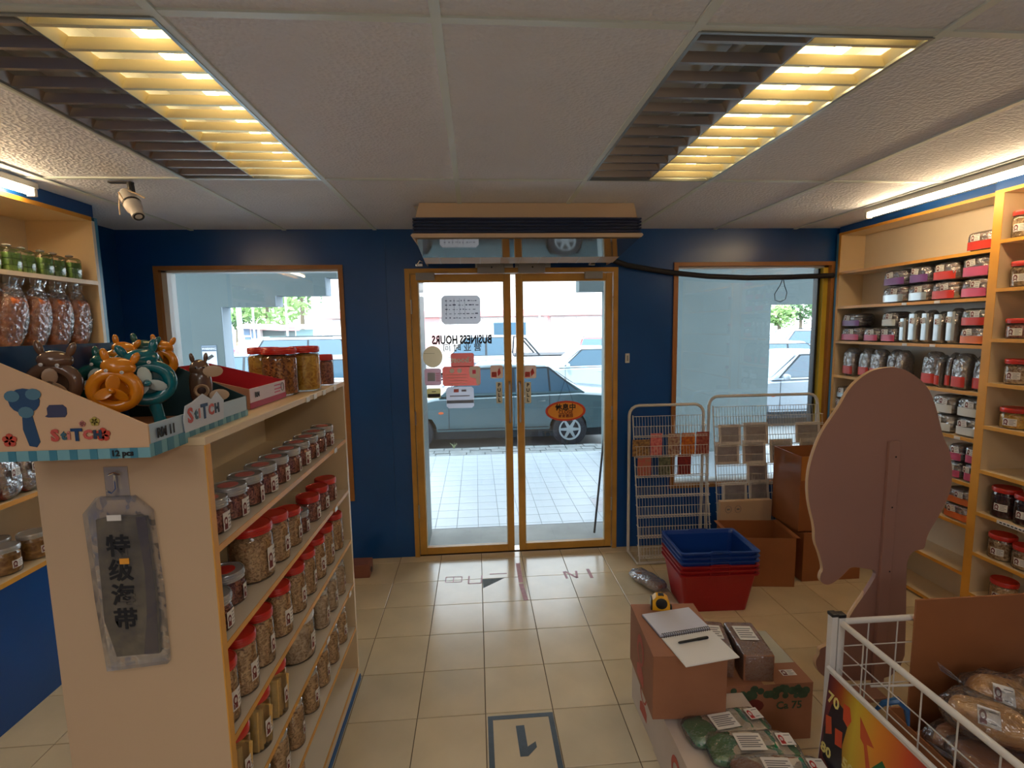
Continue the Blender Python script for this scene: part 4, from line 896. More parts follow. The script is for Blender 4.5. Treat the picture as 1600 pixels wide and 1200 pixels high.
rows = [(6-1, [(988, 1015, 690, (180, 140, 80), (90, 60, 50), 'short yellow patterned card at the left end of the upper row'), (1016, 1034, 681, (190, 70, 80), (230, 150, 140), 'pink patterned card of the upper row'), (1043, 1062, 682, (120, 40, 44), (190, 170, 140), 'red and cream floral card of the upper row'), (1064, 1085, 682, (150, 56, 36), (214, 130, 40), 'orange floral card of the upper row'), (1087, 1107, 681, (130, 34, 36), (170, 100, 80), 'dark red card at the right end of the upper row')], 716),
        (4, [(996, 1017, 716, (196, 80, 80), (150, 120, 90), 'red patterned card of the lower row'), (1029, 1047, 716, (50, 60, 50), (130, 130, 100), 'dark green patterned card of the lower row'), (1058, 1079, 714, (150, 44, 40), (90, 30, 34), 'crimson card of the lower row before the window')], 746)]
for tier, lst, ybot in rows:
    zb_ = .06+dz1*tier
    for (a, b, yt, c1, c2, lb) in lst:
        Yp = yz1(zb_)-.02; pa_ = at(a, ybot, 1, Yp); pb = at(b, ybot, 1, Yp); pt = at(a, yt, 1, Yp)
        card(pa_.x, pb.x, zb_+.003, zb_+.003+(pt.z-pa_.z), c1, c2, lb, Yp+.016)
# white frames with clear windows
fw = mat('white packet frame', srgb(214, 206, 200), rough=.6)
def frame(a, b, yt, yb_, lb, k):
    Yp = yz2(.7)-.03
    p0, p1 = at(a, yb_, 1, Yp), at(b, yt, 1, Yp); z0, z1 = p0.z, p1.z; x0, x1 = p0.x, p1.x
    tier = min(6, max(0, round((z0-.118)/dz2))); z0 = .118+dz2*tier+.003; z1 = z0+max(.1, p1.z-p0.z); Yp = yz2(z0)-.012
    t = thing('framed_packet', lb, 'packet', ((x0+x1)/2, Yp, z0), 0, 'framed packets in the right wire rack'); B = t.location
    f = MB(); e = .018
    T = Matrix.Translation(B) @ Matrix.Rotation(-.12, 4, 'X'); w_ = (x1-x0)/2; h = z1-z0
    for (c, d, g, i) in ((-w_, w_, h-e, h), (-w_, w_, 0, e), (-w_, -w_+e, e, h-e), (w_-e, w_, e, h-e)): f.box(c, d, -.004, .004, g, i, T)
    f.build('frame', fw, t, off=B)
    MB().box(-w_+e, w_-e, .001, .003, e, h-e, T).build('printed_insert', mat('pale insert print', srgb(232, 226, 226), rough=.6, var=.1, vs=30, col2=srgb(196, 186, 190)), t, off=B)
    MB().box(-w_+e, w_-e, -.003, -.002, e, h-e, T).build('window_film', clearmat('packet window', gl=.03, rough=.1), t, off=B)
fl_ = [(1127, 1163, 657, 690, 'white framed packet, leftmost of the top row in the wide rack'), (1166, 1206, 655, 690, 'white framed packet, second of the top row in the wide rack'), (1248, 1288, 655, 688, 'white framed packet at the right end of the top row in the wide rack'),
       (1119, 1158, 691, 727, 'white framed packet, leftmost of the second row in the wide rack'), (1162, 1200, 690, 727, 'white framed packet above the carton edge in the second row'), (1205, 1242, 688, 725, 'white framed packet peeking over the tall carton, left one'), (1252, 1286, 688, 725, 'white framed packet peeking over the tall carton, right one'),
       (1167, 1200, 723, 753, 'white framed packet alone in the third row beside the tall carton'), (1127, 1166, 753, 785, 'white framed packet, left one of the bottom row in the wide rack'), (1168, 1200, 752, 785, 'white framed packet, right one of the bottom row in the wide rack')]
for k, a in enumerate(fl_): frame(*a, k)
# ================================================================== CARTONS
def carton(name, label, x0, x1, y0, y1, z0, z1, m, rz=0, opened=False, tape=True, extra=None, group=None, cat='box'):
    cx_, cy_ = (x0+x1)/2, (y0+y1)/2; w_, d = (x1-x0)/2, (y1-y0)/2; h = z1-z0
    t = thing(name, label, cat, (cx_, cy_, z0), rz, group); th = .004
    if opened:
        b = MB(); b.box(-w_, w_, -d, -d+th, 0, h); b.box(-w_, w_, d-th, d, 0, h); b.box(-w_, -w_+th, -d+th, d-th, 0, h); b.box(w_-th, w_, -d+th, d-th, 0, h); b.box(-w_, w_, -d, d, 0, th); b.build('box_walls', m, t)
    else:
        MB().bbox(-w_, w_, -d, d, 0, h-th, .002).build('box_body', m, t)
        MB().bbox(-w_, -.0008, -d, d, h-th, h, .001).build('flap', m, t); MB().bbox(.0008, w_, -d, d, h-th, h, .001).build('flap', m, t)
        if tape: MB().box(-.024, .024, -d-.0005, d+.0005, h, h+.0006).build('packing_tape', mat('tan packing tape', srgb(196, 158, 112), rough=.2), t)
    return t, w_, d, h
def emblem(t, T, s, m=redem):
    e = MB()
    ring = []
    for i in range(20):
        a = 2*PI*i/20; ring += [T @ Vector((s*.5*math.cos(a), -.0008, s*.62*math.sin(a)+s*.3)), T @ Vector((s*.33*math.cos(a), -.0008, s*.42*math.sin(a)+s*.2))]
    e.add(ring, [(2*i, (2*i+2) % 40, (2*i+3) % 40, 2*i+1) for i in range(20)])
    e.add([T @ Vector((u*s, -.0008, v*s)) for u, v in ((-.5, -1.0), (.5, -1.0), (.5, -.55), (.2, -.35), (-.2, -.35), (-.5, -.55))], [(0, 1, 2, 3, 4, 5)])
    for u in (-.13, .13): e.add([T @ Vector((s*(u+a_), -.0008, s*(.25+b_))) for a_, b_ in ((-.04, 0), (.04, 0), (.04, .05), (-.04, .05))], [(0, 1, 2, 3)])
    e.build('printed_emblem', m, t)
FACE_L = Matrix.Rotation(-PI/2, 4, 'Z')   # text plane turned to face -X
tA, w_, d, h = carton('carton', 'brown shop carton with red lady emblem carrying the notebook, upper of the aisle stack', .625, .895, 1.63, 1.975, .2505, .498, kraft, -.07)
emblem(tA, Matrix.Translation((-w_-.0005, .0, h*.5)) @ FACE_L, .10)
MB().box(-.05, -.02, d*.3, d*.45, h+.0008, h+.0014).build('red_mark', redink, tA)
tB, w_, d, h = carton('carton', 'white shop carton with red lady emblem on the floor below the notebook carton', .672, .93, 1.785, 2.06, 0, .2495, kraftw, 0)
emblem(tB, Matrix.Translation((-w_-.0005, -.02, h*.5)) @ FACE_L, .085)
tE, w_, d, h = carton('carton', 'pale shop carton at the bottom photo edge under the green parcels', .668, 1.03, 1.26, 1.775, 0, .222, kraftw, 0)
emblem(tE, Matrix.Translation((-w_-.0005, .03, h*.45)) @ FACE_L, .085)
tD, w_, d, h = carton('carton', 'brown fruit carton with dark green leaf print beside the notebook stack', .965, 1.33, 1.775, 2.12, 0, .2485, kraft, -.02)
gp = mat('dark green leaf print', srgb(62, 84, 60), rough=.7, var=.3, vs=25)
lf = MB(); rd = random.Random(3)
for k in range(34):
    u = rd.uniform(-w_+.025, w_-.025); v = h-rd.uniform(.012, .055); r = rd.uniform(.010, .018)
    v = min(v, h-r-.002); u = max(-w_+r+.002, min(w_-r-.002, u))
    lf.add([(u+r*math.cos(a*PI/5), -d-.0008-k*.00002, v+r*math.sin(a*PI/5)) for a in range(10)], [tuple(range(10))])
lf.build('leaf_print', gp, tD)
MB().add([(-.07+.05*math.cos(a*PI/6), -d-.0007, h-.09+.03*math.sin(a*PI/6)) for a in range(12)], [tuple(range(12))]).build('red_fruit_print', mat('dull red print', srgb(110, 36, 30)), tD)
text_obj('brushed_lettering', 'Ca 75', .045, gp, tD, (.085, -d-.001, h-.095), bold=.001)
lab_flat(Matrix.Translation((w_-.07, -d+.06, h+.001)) @ Matrix.Rotation(-PI/2, 4, 'X'), .06, .035).build('paper_label', LM, tD)
MB().box(-.0, w_-.004, -d+.12, d-.002, h+.0007, h+.0012).build('packing_tape', mat('wide clear tape', srgb(184, 176, 150), rough=.2), tD)
# parcels on the fruit carton
def parcel(label, x, y, z, w_, d, h, rz, core, lab=True, group=None):
    t = thing('parcel', label, 'parcel', (x, y, z), rz, group)
    MB().bbox(-w_/2+.002, w_/2-.002, -d/2+.002, d/2-.002, 0.001, h-.003, .006).build('paper_block', core, t)
    MB().blob(0, 0, 0, w_, d, h, .14, .14, 24, 10, .0015, 40, x*9).build('film_wrap', film, t, True)
    if lab:
        T = Matrix.Translation((0, d*.12, h+.0012)) @ Matrix.Rotation(-PI/2, 4, 'X')
        lab_flat(T, w_*.62, d*.42, logo=False, lines=5).build('paper_label', LM, t)
    return t
parcel('brown film-wrapped block parcel, right one of two on the fruit carton', 1.122, 1.905, .2495, .125, .235, .118, -.13, kraft, group='block parcels')
parcel('brown film-wrapped block parcel leaning between the notebook carton and its twin', .995, 1.94, .2495, .11, .23, .11, -.24, kraft, group='block parcels')
# green padded parcels
greenp = mat('green padded wrapper', srgb(30, 130, 76), rough=.25, coat=.3); palep = mat('cream printed wrapper', srgb(214, 200, 178), rough=.4)
for k, (x, y, z, rz, lb) in enumerate(((.865, 1.585, .2235, .1, 'green and cream plastic parcel lying farthest back on the bottom carton'), (.905, 1.482, .2285, -.08, 'green and cream plastic parcel, middle one on the bottom carton'), (.94, 1.375, .2335, -.12, 'green and cream plastic parcel nearest the bottom photo edge'))):
    t = thing('flat_parcel', lb, 'parcel', (x, y, z), rz, 'green and cream parcels')
    MB().blob(0, 0, 0, .30, .125, .045, .4, .6, 28, 10, .006, 22, k).build('padded_body', greenp if k < 2 else kraft, t, True)
    MB().blob(.02, 0, -.0005, .24, .129, .047, .3, .6, 28, 10, .003, 22, k).build('printed_sleeve', palep, t, True)
    MB().blob(.075, 0, -.001, .028, .131, .0485, .3, .6, 20, 8, .003, 22, k).build('green_stripe', greenp, t, True)
    MB().blob(0, 0, -.0015, .315, .133, .05, .35, .6, 28, 10, .006, 22, k+4).build('outer_film', film, t, True)
    lab_flat(Matrix.Translation((-.01, 0, .052)) @ Matrix.Rotation(-PI/2, 4, 'X'), .09, .07, logo=False, lines=6).build('paper_label', LM, t)
    lab_flat(Matrix.Translation((.115, .01, .052)) @ Matrix.Rotation(-PI/2, 4, 'X'), .05, .05, logo=True, lines=2).build('paper_label', [labp, redink, greyink], t)
# notebook, pen, tape measure
zN = .4995
t = thing('notebook', 'open spiral notebook with blank pages on the upper aisle carton', 'notebook', (.785, 1.757, zN), .15)
MB().bbox(-.107, .107, -.172, -.004, 0, .003, .0008).build('back_cover', paper, t)
MB().bbox(-.107, .107, .004, .152, 0, .008, .0008).build('page_block', mat('cool white paper', srgb(206, 208, 222), rough=.8), t)
MB().bbox(-.104, .106, -.17, -.006, .0031, .0042, .0004).build('page', paper, t)
MB().bbox(-.109, .105, .002, .155, -.0, .0008, .0003).build('front_cover', mat('navy cover', srgb(50, 54, 74)), t)
s_ = MB()
for k in range(22):
    x = -.098+.0093*k; s_.tube([(x, .0095*math.cos(a*PI/5), .007+.0085*math.sin(a*PI/5)) for a in range(10)], .0014, 5, True)
s_.build('spiral_binding', mat('dark wire binding', srgb(90, 88, 90), rough=.4), t, True)
t = thing('pen', 'black capped pen lying across the notebook page', 'pen', (.79, 1.705, zN+.0088), .17)
MB().lathe([(.003, -.062), (.0045, -.056), (.0048, .02)], 12, Matrix.Rotation(PI/2, 4, 'Y')).build('barrel', black, t, True); MB().lathe([(.0055, .02), (.0056, .06), (.004, .064)], 12, Matrix.Rotation(PI/2, 4, 'Y')).build('cap', black, t, True)
t = thing('tape_measure', 'yellow and black tape measure on the far edge of the notebook carton', 'tape measure', (.752, 1.938, .4995), -.25)
ym = mat('safety yellow plastic', srgb(238, 176, 30), rough=.35)
MB().prism([(-.036, 0), (.036, 0), (.036, .03), (.028, .05), (.006, .062), (-.02, .06), (-.036, .042)], -.019, .019, 'y').build('case', ym, t)
MB().lathe([(.022, -.0205), (.024, -.019), (.024, .019), (.022, .0205)], 20, Matrix.Translation((.002, 0, .031)) @ Matrix.Rotation(PI/2, 4, 'X')).build('side_grip', black, t, True)
MB().bbox(-.041, -.034, -.02, .02, .0, .045, .003).build('rubber_bumper', black, t); MB().bbox(.034, .046, -.008, .008, .002, .018, .002).build('hook', black, t); MB().bbox(-.012, .012, -.01, .01, .0585, .0655, .003).build('lock_button', black, t)
# big cartons in front of the wide rack
tt_, w_, d, h = carton('open_carton', 'low open brown carton on the floor behind the shopping baskets', 1.64, 2.03, 2.93, 3.235, 0, .325, kraftd, -.12, opened=True)
MB().prism([(-d, h), (d, h), (d, h+.004), (-d, h+.004)], w_, w_+.025, 'x').build('flap', kraftd, tt_)
MB().box(-w_-.02, -w_-.001, -d, d, h-.006, h-.002).build('flap', kraftd, tt_)
tt_, w_, d, h = carton('carton', 'closed brown carton on the floor under the tall open one', 2.10, 2.50, 2.965, 3.265, 0, .328, kraftd, 0)
tt_, w_, d, h = carton('open_carton', 'tall open brown carton stacked beside the wide rack', 2.075, 2.50, 2.99, 3.285, .330, .835, kraftd, 0, opened=True)
MB().box(-w_+.004, w_-.004, -d-.0006, -d, h-.16, h).build('packing_tape', mat('amber tape', srgb(184, 124, 60), rough=.3), tt_)
pk = mat('pale kraft board', srgb(196, 168, 138), rough=.7, var=.05)
tc_, w_, d, h = carton('light_carton', 'pale carton with faint handling symbols at the foot of the wide rack', 1.685, 2.06, 3.262, 3.30, .012, .455, pk, 0, tape=False)
for k, (u, v) in enumerate(((-.13, .385), (-.06, .385))):
    m_ = MB(); m_.tube([(u+.022*math.cos(a*PI/6), -d-.001, v+.026*math.sin(a*PI/6)) for a in range(12)], .0016, 4, True); m_.box(u-.01, u+.01, -d-.002, -d-.0005, v-.006, v+.006); m_.build('printed_symbol', greyink, tc_)
# ================================================================== SHOPPING BASKETS
def basket(label, z, m, handle=True):
    t = thing('shopping_basket', label, 'basket', (1.385, 2.815, z), -.03, 'stacked shopping baskets')
    W, D, Hh = .225, .16, .245; w2, d2 = .185, .125; th = .0035
    b = MB()
    def ringv(w_, d, z_, r=.02):
        out = []
        for (sx, sy) in ((1, 1), (-1, 1), (-1, -1), (1, -1)):
            for k in range(4):
                a = {(1, 1): 0, (-1, 1): PI/2, (-1, -1): PI, (1, -1): 3*PI/2}[(sx, sy)]+k*PI/6
                out.append((sx*(w_-r)+r*math.cos(a), sy*(d-r)+r*math.sin(a), z_))
        return out
    def loft(rings):
        vs = sum(rings, []); n = len(rings[0]); b.add(vs, [(i*n+j, i*n+(j+1) % n, (i+1)*n+(j+1) % n, (i+1)*n+j) for i in range(len(rings)-1) for j in range(n)])
    loft([ringv(w2-th, d2-th, .004), ringv(w2, d2, 0), ringv(W-.006, D-.006, Hh-.03), ringv(W-.004, D-.004, Hh-.011), ringv(W+.010, D+.010, Hh-.010), ringv(W+.012, D+.012, Hh), ringv(W-.002, D-.002, Hh), ringv(W-.006-th, D-.006-th, Hh-.02), ringv(w2-th, d2-th, .006)])
    b.add(ringv(w2-th, d2-th, .005), [tuple(range(16))]); b.add(ringv(w2, d2, 0), [tuple(range(16))])
    b.build('tub', m, t, False)
    s_ = MB()
    for sy in (-1, 1):
        for k in range(13):
            for j in range(3):
                x = -.16+k*.0265; f_ = .18+.2*j; yy = sy*(d2+(D-.006-d2)*(f_*.245-0)/(Hh-.03)+.0006)
                s_.box(x, x+.014, yy-.0008, yy+.0008, f_*.245, f_*.245+.03)
    if handle == 'slots' or z < .02: s_.build('rib', m, t)
    for sy in (-1, 1):
        h_ = MB(); y = sy*(D+.003); h_.tube([(-.055, y, Hh-.004), (-.05, y, Hh+.004), (.05, y, Hh+.004), (.055, y, Hh-.004)], .0032, 6); h_.bbox(-.062, -.05, y-.006, y+.006, Hh-.02, Hh+.003, .002); h_.bbox(.05, .062, y-.006, y+.006, Hh-.02, Hh+.003, .002); h_.build('handle', m, t)
    return t
redb = mat('red basket plastic', srgb(158, 22, 26), rough=.4); blueb = mat('blue basket plastic', srgb(16, 60, 140), rough=.35)
for k in range(6): basket(['lowest red shopping basket, resting on the floor by the racks', 'second red shopping basket up the stack by the racks', 'topmost red shopping basket just under the blue ones', 'lowest blue shopping basket of the stack', 'middle blue shopping basket of the stack', 'top blue shopping basket, open side up'][k], .002+k*.0275, redb if k < 3 else blueb)
# film packet on the floor by the rack
t = thing('film_packet', 'clear film packet of brown snacks on the floor between rack and baskets', 'packet', (1.085, 3.03, .001), .45)
MB().blob(0, 0, .004, .10, .22, .06, .5, .6, 20, 10, .006, 30, 3).build('contents', kraftd, t, True); MB().blob(0, 0, 0, .125, .27, .07, .5, .7, 24, 12, .01, 26, 5).build('film', filmh, t, True)
# brick-coloured box by the wall left of the door
t = thing('floor_brick', 'small reddish brown block on the floor against the wall behind the gondola', 'block', (-.83, 3.37, 0))
MB().bbox(-.07, .065, -.06, .06, 0, .095, .008).build('block_body', mat('red-brown block', srgb(134, 82, 66), rough=.5), t); MB().lathe([(.018, 0), (.018, .004)], 12, Matrix.Translation((.066, -.01, .04)) @ Matrix.Rotation(PI/2, 4, 'Y')).build('plug', black, t)
# ================================================================== CUT-OUT BOARD
cy_ = 2.03
oo = [(1393, 573), (1410, 576), (1423, 582), (1447, 600), (1460, 627), (1468, 660), (1475, 687), (1484, 703), (1488, 733), (1487, 760), (1480, 780), (1472, 797), (1463, 813), (1452, 830), (1447, 843), (1445, 857), (1437, 859), (1425, 862), (1418, 875), (1416, 893), (1416, 960), (1412, 1062), (1302, 1064), (1285, 1056), (1276, 1045), (1274, 1032), (1281, 1022), (1280, 1014), (1290, 1010), (1305, 1000), (1320, 978), (1332, 955), (1357, 920), (1373, 892), (1350, 888), (1330, 885), (1322, 893), (1313, 903), (1297, 914), (1287, 913), (1281, 907), (1282, 897), (1287, 890), (1280, 863), (1273, 847), (1273, 823), (1265, 793), (1262, 767), (1263, 740), (1270, 710), (1283, 677), (1300, 652), (1313, 633), (1327, 607), (1347, 588), (1367, 577)]
poly = []
for p in oo:
    v = at(p[0], p[1], 1, cy_); poly.append((v.x, max(.0005, v.z)))
# smooth the outline (Chaikin)
for _ in range(2):
    q_ = []
    for i in range(len(poly)):
        a, b = poly[i], poly[(i+1) % len(poly)]
        q_ += [(a[0]*.75+b[0]*.25, a[1]*.75+b[1]*.25), (a[0]*.25+b[0]*.75, a[1]*.25+b[1]*.75)]
    poly = q_
t = thing('cutout_board', 'back of a tall freestanding wavy-edged cut-out board, pinkish brown', 'cut-out board', (1.72, cy_, 0)); B = t.location
ct = MB(); ct.prism(poly, cy_, cy_+.018, 'y')
boardm = mat('pinkish brown board back', srgb(170, 130, 118), rough=.55, var=.03, vs=3)
ct.build('board', boardm, t, off=B)
eg = MB(); n = len(poly)
cxm = sum(a for a, b in poly)/n; czm = sum(b for a, b in poly)/n
eg.add([(a, cy_-.0006, b) for a, b in poly]+[(a, cy_+.0186, b) for a, b in poly]+[(a+.0015*math.copysign(1, a-cxm), cy_+.009, b+.0012) for a, b in poly], [(i, (i+1) % n, 2*n+(i+1) % n, 2*n+i) for i in range(n)]+[(2*n+i, 2*n+(i+1) % n, n+(i+1) % n, n+i) for i in range(n)])
eg.build('lit_edge', mat('lit board edge', srgb(205, 170, 130), rough=.5), t, off=B)  # cream rim puts the light on the board's edge into its colour
a, b = at(1389, 690, 1, cy_-.01), at(1421, 1060, 1, cy_-.01)
MB().bbox(a.x, a.x+.052, cy_-.016, cy_-.0007, .002, a.z, .002).build('support_batten', boardm, t, off=B)
for px, py in ((1400, 714), (1394, 793), (1390, 893)):
    v = at(px, py, 1, cy_-.016); MB().lathe([(.004, 0), (.004, .0012)], 10, Matrix.Translation((v.x, cy_-.0155, v.z)) @ Matrix.Rotation(PI/2, 4, 'X')).build('screw', black, t, off=B)
MB().bbox(1.60, 1.80, cy_-.10, cy_-.017, .0, .018, .002).build('foot', boardm, t, off=B)
# ================================================================== WIRE BIN
t = thing('wire_bin', 'white wire promotion bin with a game poster on its side at the lower right', 'bin', (1.5, 1.1, 0)); B = t.location
X0, X1, Y0_, Y1_, ZT = 1.155, 1.95, .55, 1.437, .748
for k, (x, y) in enumerate(((X0, Y1_), (X0, Y0_), (X1, Y1_), (X1, Y0_))):
    p = MB().bbox(x-.011, x+.011, y-.011, y+.011, 0, ZT, .002).build('post', white, t, off=B); MB().bbox(x-.0125, x+.0125, y-.0125, y+.0125, ZT-.004, ZT+.008, .003).build('cap', black, p, off=B)
p = MB().bbox(X0-.034, X0-.014, Y1_-.01, Y1_+.012, 0, ZT+.004, .002).build('post', white, t, off=B); MB().bbox(X0-.036, X0-.012, Y1_-.012, Y1_+.014, ZT+.0, ZT+.011, .003).build('cap', black, p, off=B)
rl = ZT-.022
MB().tube([(X0, Y1_-.011, rl), (X0, Y0_+.011, rl)], .0095, 12).build('rail', white, t, True, off=B); MB().tube([(X0+.011, Y1_, rl), (X1-.011, Y1_, rl)], .0095, 12).build('rail', white, t, True, off=B); MB().tube([(X1, Y1_-.011, rl), (X1, Y0_+.011, rl)], .0095, 12).build('rail', white, t, True, off=B)
for (ax, nm) in ((0, 'left'), (1, 'back')):
    g = MB()
    if ax == 0:
        for k in range(1, 9): y = Y1_-.1*k; g.tube([(X0, y, rl), (X0, y, .12)], .0022, 5, cap=False)
        for z in (.64, .57, .50, .12): g.tube([(X0, Y1_, z), (X0, Y0_, z)], .002, 5, cap=False)
    else:
        for k in range(1, 8): x = X0+.1*k; g.tube([(x, Y1_, rl), (x, Y1_, .12)], .0022, 5, cap=False)
        for z in (.64, .57, .50, .12): g.tube([(X0, Y1_, z), (X1, Y1_, z)], .002, 5, cap=False)
    g.build('wire_grid', wirew, t, off=B)
g = MB()
for k in range(17): x = X0+.02+.045*k; g.tube([(x, Y1_, .12), (x, Y0_, .12)], .0022, 4, cap=False)
g.build('bin_floor', wirew, t, off=B)
MB().tube([(X0, 1.30, .605), (X0+.12, 1.30, .60), (X0+.14, 1.30, .60)], .0035, 6).build('cross_wire', wirew, t, True, off=B)
# poster: leaning board on the left side
T1 = at(1311, 1044, 1, 1.42); P1 = at(1281, 1158, 1, 1.42)
T1 = Vector((min(T1.x, X0-.040), 1.42, T1.z)); vdir = Vector((P1.x-T1.x, 0, P1.z-T1.z)); L_ = .42; vdir.normalize()
Tn = T1+Vector((0, -.80, 0))
po = thing('game_poster_board', 'leaning printed game poster with score numbers on the side of the wire bin', 'poster', T1, 0); B = T1.copy()
nrm = Vector((0, -1, 0)).cross(vdir).normalized()
if nrm.x > 0: nrm = -nrm
def PP(u, v, l=0): return T1+Vector((0, -u, 0))+vdir*v+nrm*l
bd = MB(); bd.add([PP(0, 0, 0), PP(.8, 0, 0), PP(.8, L_, 0), PP(0, L_, 0), PP(0, 0, -.004), PP(.8, 0, -.004), PP(.8, L_, -.004), PP(0, L_, -.004)], [(0, 1, 2, 3), (7, 6, 5, 4), (0, 4, 5, 1), (1, 5, 6, 2), (2, 6, 7, 3), (3, 7, 4, 0)]); bd.build('backing_board', white, po, off=B)
def pm_(pts, l, c, nm, rough=.35):
    m = MB(); m.add([PP(u, v, l) for u, v in pts], [tuple(range(len(pts)))]); return m.build(nm, mat('poster ink %d %d %d' % c, srgb(*c), rough=rough, var=.08, vs=12), po, off=B)
bgm = bpy.data.materials.new('poster backdrop print'); bgm.use_nodes = True; n_ = bgm.node_tree; b_ = n_.nodes['Principled BSDF']; tcn = n_.nodes.new('ShaderNodeTexCoord'); sp = n_.nodes.new('ShaderNodeSeparateXYZ'); rp = n_.nodes.new('ShaderNodeValToRGB'); md = n_.nodes.new('ShaderNodeMath'); md.operation = 'MULTIPLY'; md.inputs[1].default_value = -1.6
n_.links.new(tcn.outputs['Object'], sp.inputs[0]); n_.links.new(sp.outputs[1], md.inputs[0]); n_.links.new(md.outputs[0], rp.inputs[0]); n_.links.new(rp.outputs[0], b_.inputs['Base Color']); b_.inputs['Roughness'].default_value = .3
rp.color_ramp.elements[0].color = srgb(80, 40, 60); rp.color_ramp.elements[1].color = srgb(70, 30, 70); rp.color_ramp.elements[1].position = .85
for ps, c in ((.10, (170, 80, 40)), (.2, (220, 190, 60)), (.33, (236, 150, 50)), (.48, (214, 84, 44)), (.62, (150, 40, 60))):
    e = rp.color_ramp.elements.new(ps); e.color = srgb(*c)
m = MB(); m.add([PP(.004, .012, .0006), PP(.8, .012, .0006), PP(.8, .33, .0006), PP(.004, .33, .0006)], [(0, 1, 2, 3)]); m.build('poster_print', bgm, po, off=B)
m = MB().tube([PP(-.005, -.002, .0), PP(.8, -.002, .0)], .007, 8).build('top_channel', white, po, True, off=B)
pm_([(.03, .10), (.055, .075), (.09, .08), (.10, .12), (.09, .19), (.10, .26), (.06, .31), (.02, .29), (.01, .2)], .0010, (44, 36, 44), 'dark_shape')
pm_([(.075, .06), (.10, .055), (.112, .09), (.10, .12), (.08, .11)], .0012, (214, 84, 50), 'red_shape'); pm_([(.012, .15), (.035, .14), (.045, .19), (.02, .21)], .0012, (206, 84, 50), 'red_shape'); pm_([(.055, .16), (.085, .15), (.09, .2), (.062, .21)], .0012, (214, 80, 48), 'red_shape')
pm_([(.14, .05), (.20, .10), (.175, .11), (.225, .25), (.20, .24), (.165, .12), (.15, .11)], .0010, (206, 90, 50), 'flash_shape')
pm_([(.17, .30), (.20, .16), (.23, .11), (.26, .13), (.28, .18), (.33, .22), (.34, .30), (.30, .33), (.20, .33)], .0011, (40, 112, 62), 'green_shape'); pm_([(.22, .2), (.25, .17), (.27, .22), (.29, .29), (.24, .29)], .0013, (70, 150, 90), 'light_green_shape')
rotp = Matrix((Vector((0, -1, 0)), -vdir, nrm)).transposed().to_euler()
crm = mat('cream numeral ink', srgb(232, 216, 130), rough=.5)
for s_, u, v, z in (('70', .035, .085, .05), ('100', .33, .13, .062), ('50', .12, .235, .045), ('80', .03, .26, .045)):
    text_obj('score_number', s_, z, crm, po, PP(u, v, .0016)-B, rotp, bold=.0012)
# blue clip toy on the bin edge
o = MB().tube([(X0+.012, 1.30, .52), (X0+.03, 1.285, .56), (X0+.065, 1.275, .575), (X0+.09, 1.27, .55), (X0+.095, 1.265, .50)], [.003, .008, .011, .009, .004], 8).build('blue_clip', mat('blue clip plastic', srgb(40, 90, 140), rough=.3), None, True); tag(o, 'blue curved plastic clip inside the wire bin beside the poster edge', 'clip')
# carton with bread in the bin
tc2, w_, d, h = carton('bread_carton', 'open brown carton of bread bags inside the wire bin', 1.32, 1.93, .70, 1.415, .125, .43, kraftd, 0, opened=True)
MB().box(-w_+.07, w_, d-.004, d+.002, h+.0, .80-.125).build('raised_flap', kraftd, tc2)
bread = mat('golden bread crust', srgb(222, 154, 78), rough=.5, var=.25, vs=9, bump=.2, bs=25, col2=srgb(226, 172, 100)); breadd = mat('brown bread crust', srgb(176, 104, 52), rough=.45, var=.2, vs=9)
for k, (px, py, z, w2, d2, h2, rz, lb) in enumerate(((1495, 1035, .56, .21, .13, .11, -.5, 'bagged bread loaf with an emblem label at the back left of the carton'), (1575, 1050, .56, .20, .14, .11, .2, 'bagged bread loaf against the raised flap at the right photo edge'), (1530, 1125, .54, .24, .14, .10, -.6, 'bagged golden bread loaf in front, its film catching blue light'), (1598, 1120, .50, .2, .14, .11, .1, 'bagged golden bread loaf cut by the lower right photo edge'), (1440, 1120, .40, .22, .15, .10, .3, 'dark bagged bread lying low at the left of the carton'), (1530, 1190, .42, .24, .16, .10, 0, 'bagged bread low at the bottom photo edge'))):
    v = at(px, py, 2, z); x_ = min(max(v.x, 1.32+.14), 1.93-.13); y_ = min(max(v.y, .84), 1.415-.12)
    t = thing('bread_bag', lb, 'bread', (x_, y_, z-h2*.5), rz, 'bagged loaves in the bin carton'); t.rotation_euler = (.25 if k < 2 else .1, .1, rz)
    MB().blob(0, 0, .003, w2*.86, d2*.82, h2*.85, .8, .7, 24, 14, .006, 14, k).build('loaf', bread if k in (0, 2, 3) else breadd, t, True)
    MB().blob(0, 0, 0, w2, d2, h2, .7, .8, 28, 16, .014, 20, k+7).build('film_bag', film, t, True)
    nb = MB()
    for j in range(5): a = -.5+.25*j; nb.tube([(-w2*.45, .0, h2*.5), (-w2*.62, .012*math.sin(a*3), h2*.7), (-w2*.8, .03*a, h2*.9)], .0013, 4)
    nb.build('gathered_neck', film, t, True)
    if k in (0, 2): lab_flat(Matrix.Translation((-w2*.1, -d2*.28, h2*.86)) @ Matrix.Rotation(-.9, 4, 'X'), .05, .05, lines=2).build('paper_label', LM, t)
# filler tray below the loaves so they rest on something
t = thing('bread_tray', 'bed of brown wrapping paper under the loaves in the carton', 'tray', (1.625, 1.06, .131))
MB().blob(0, 0, 0, .58, .66, .27, .2, .3, 28, 10, .012, 9, 2).build('paper_bed', kraftd, t, True)
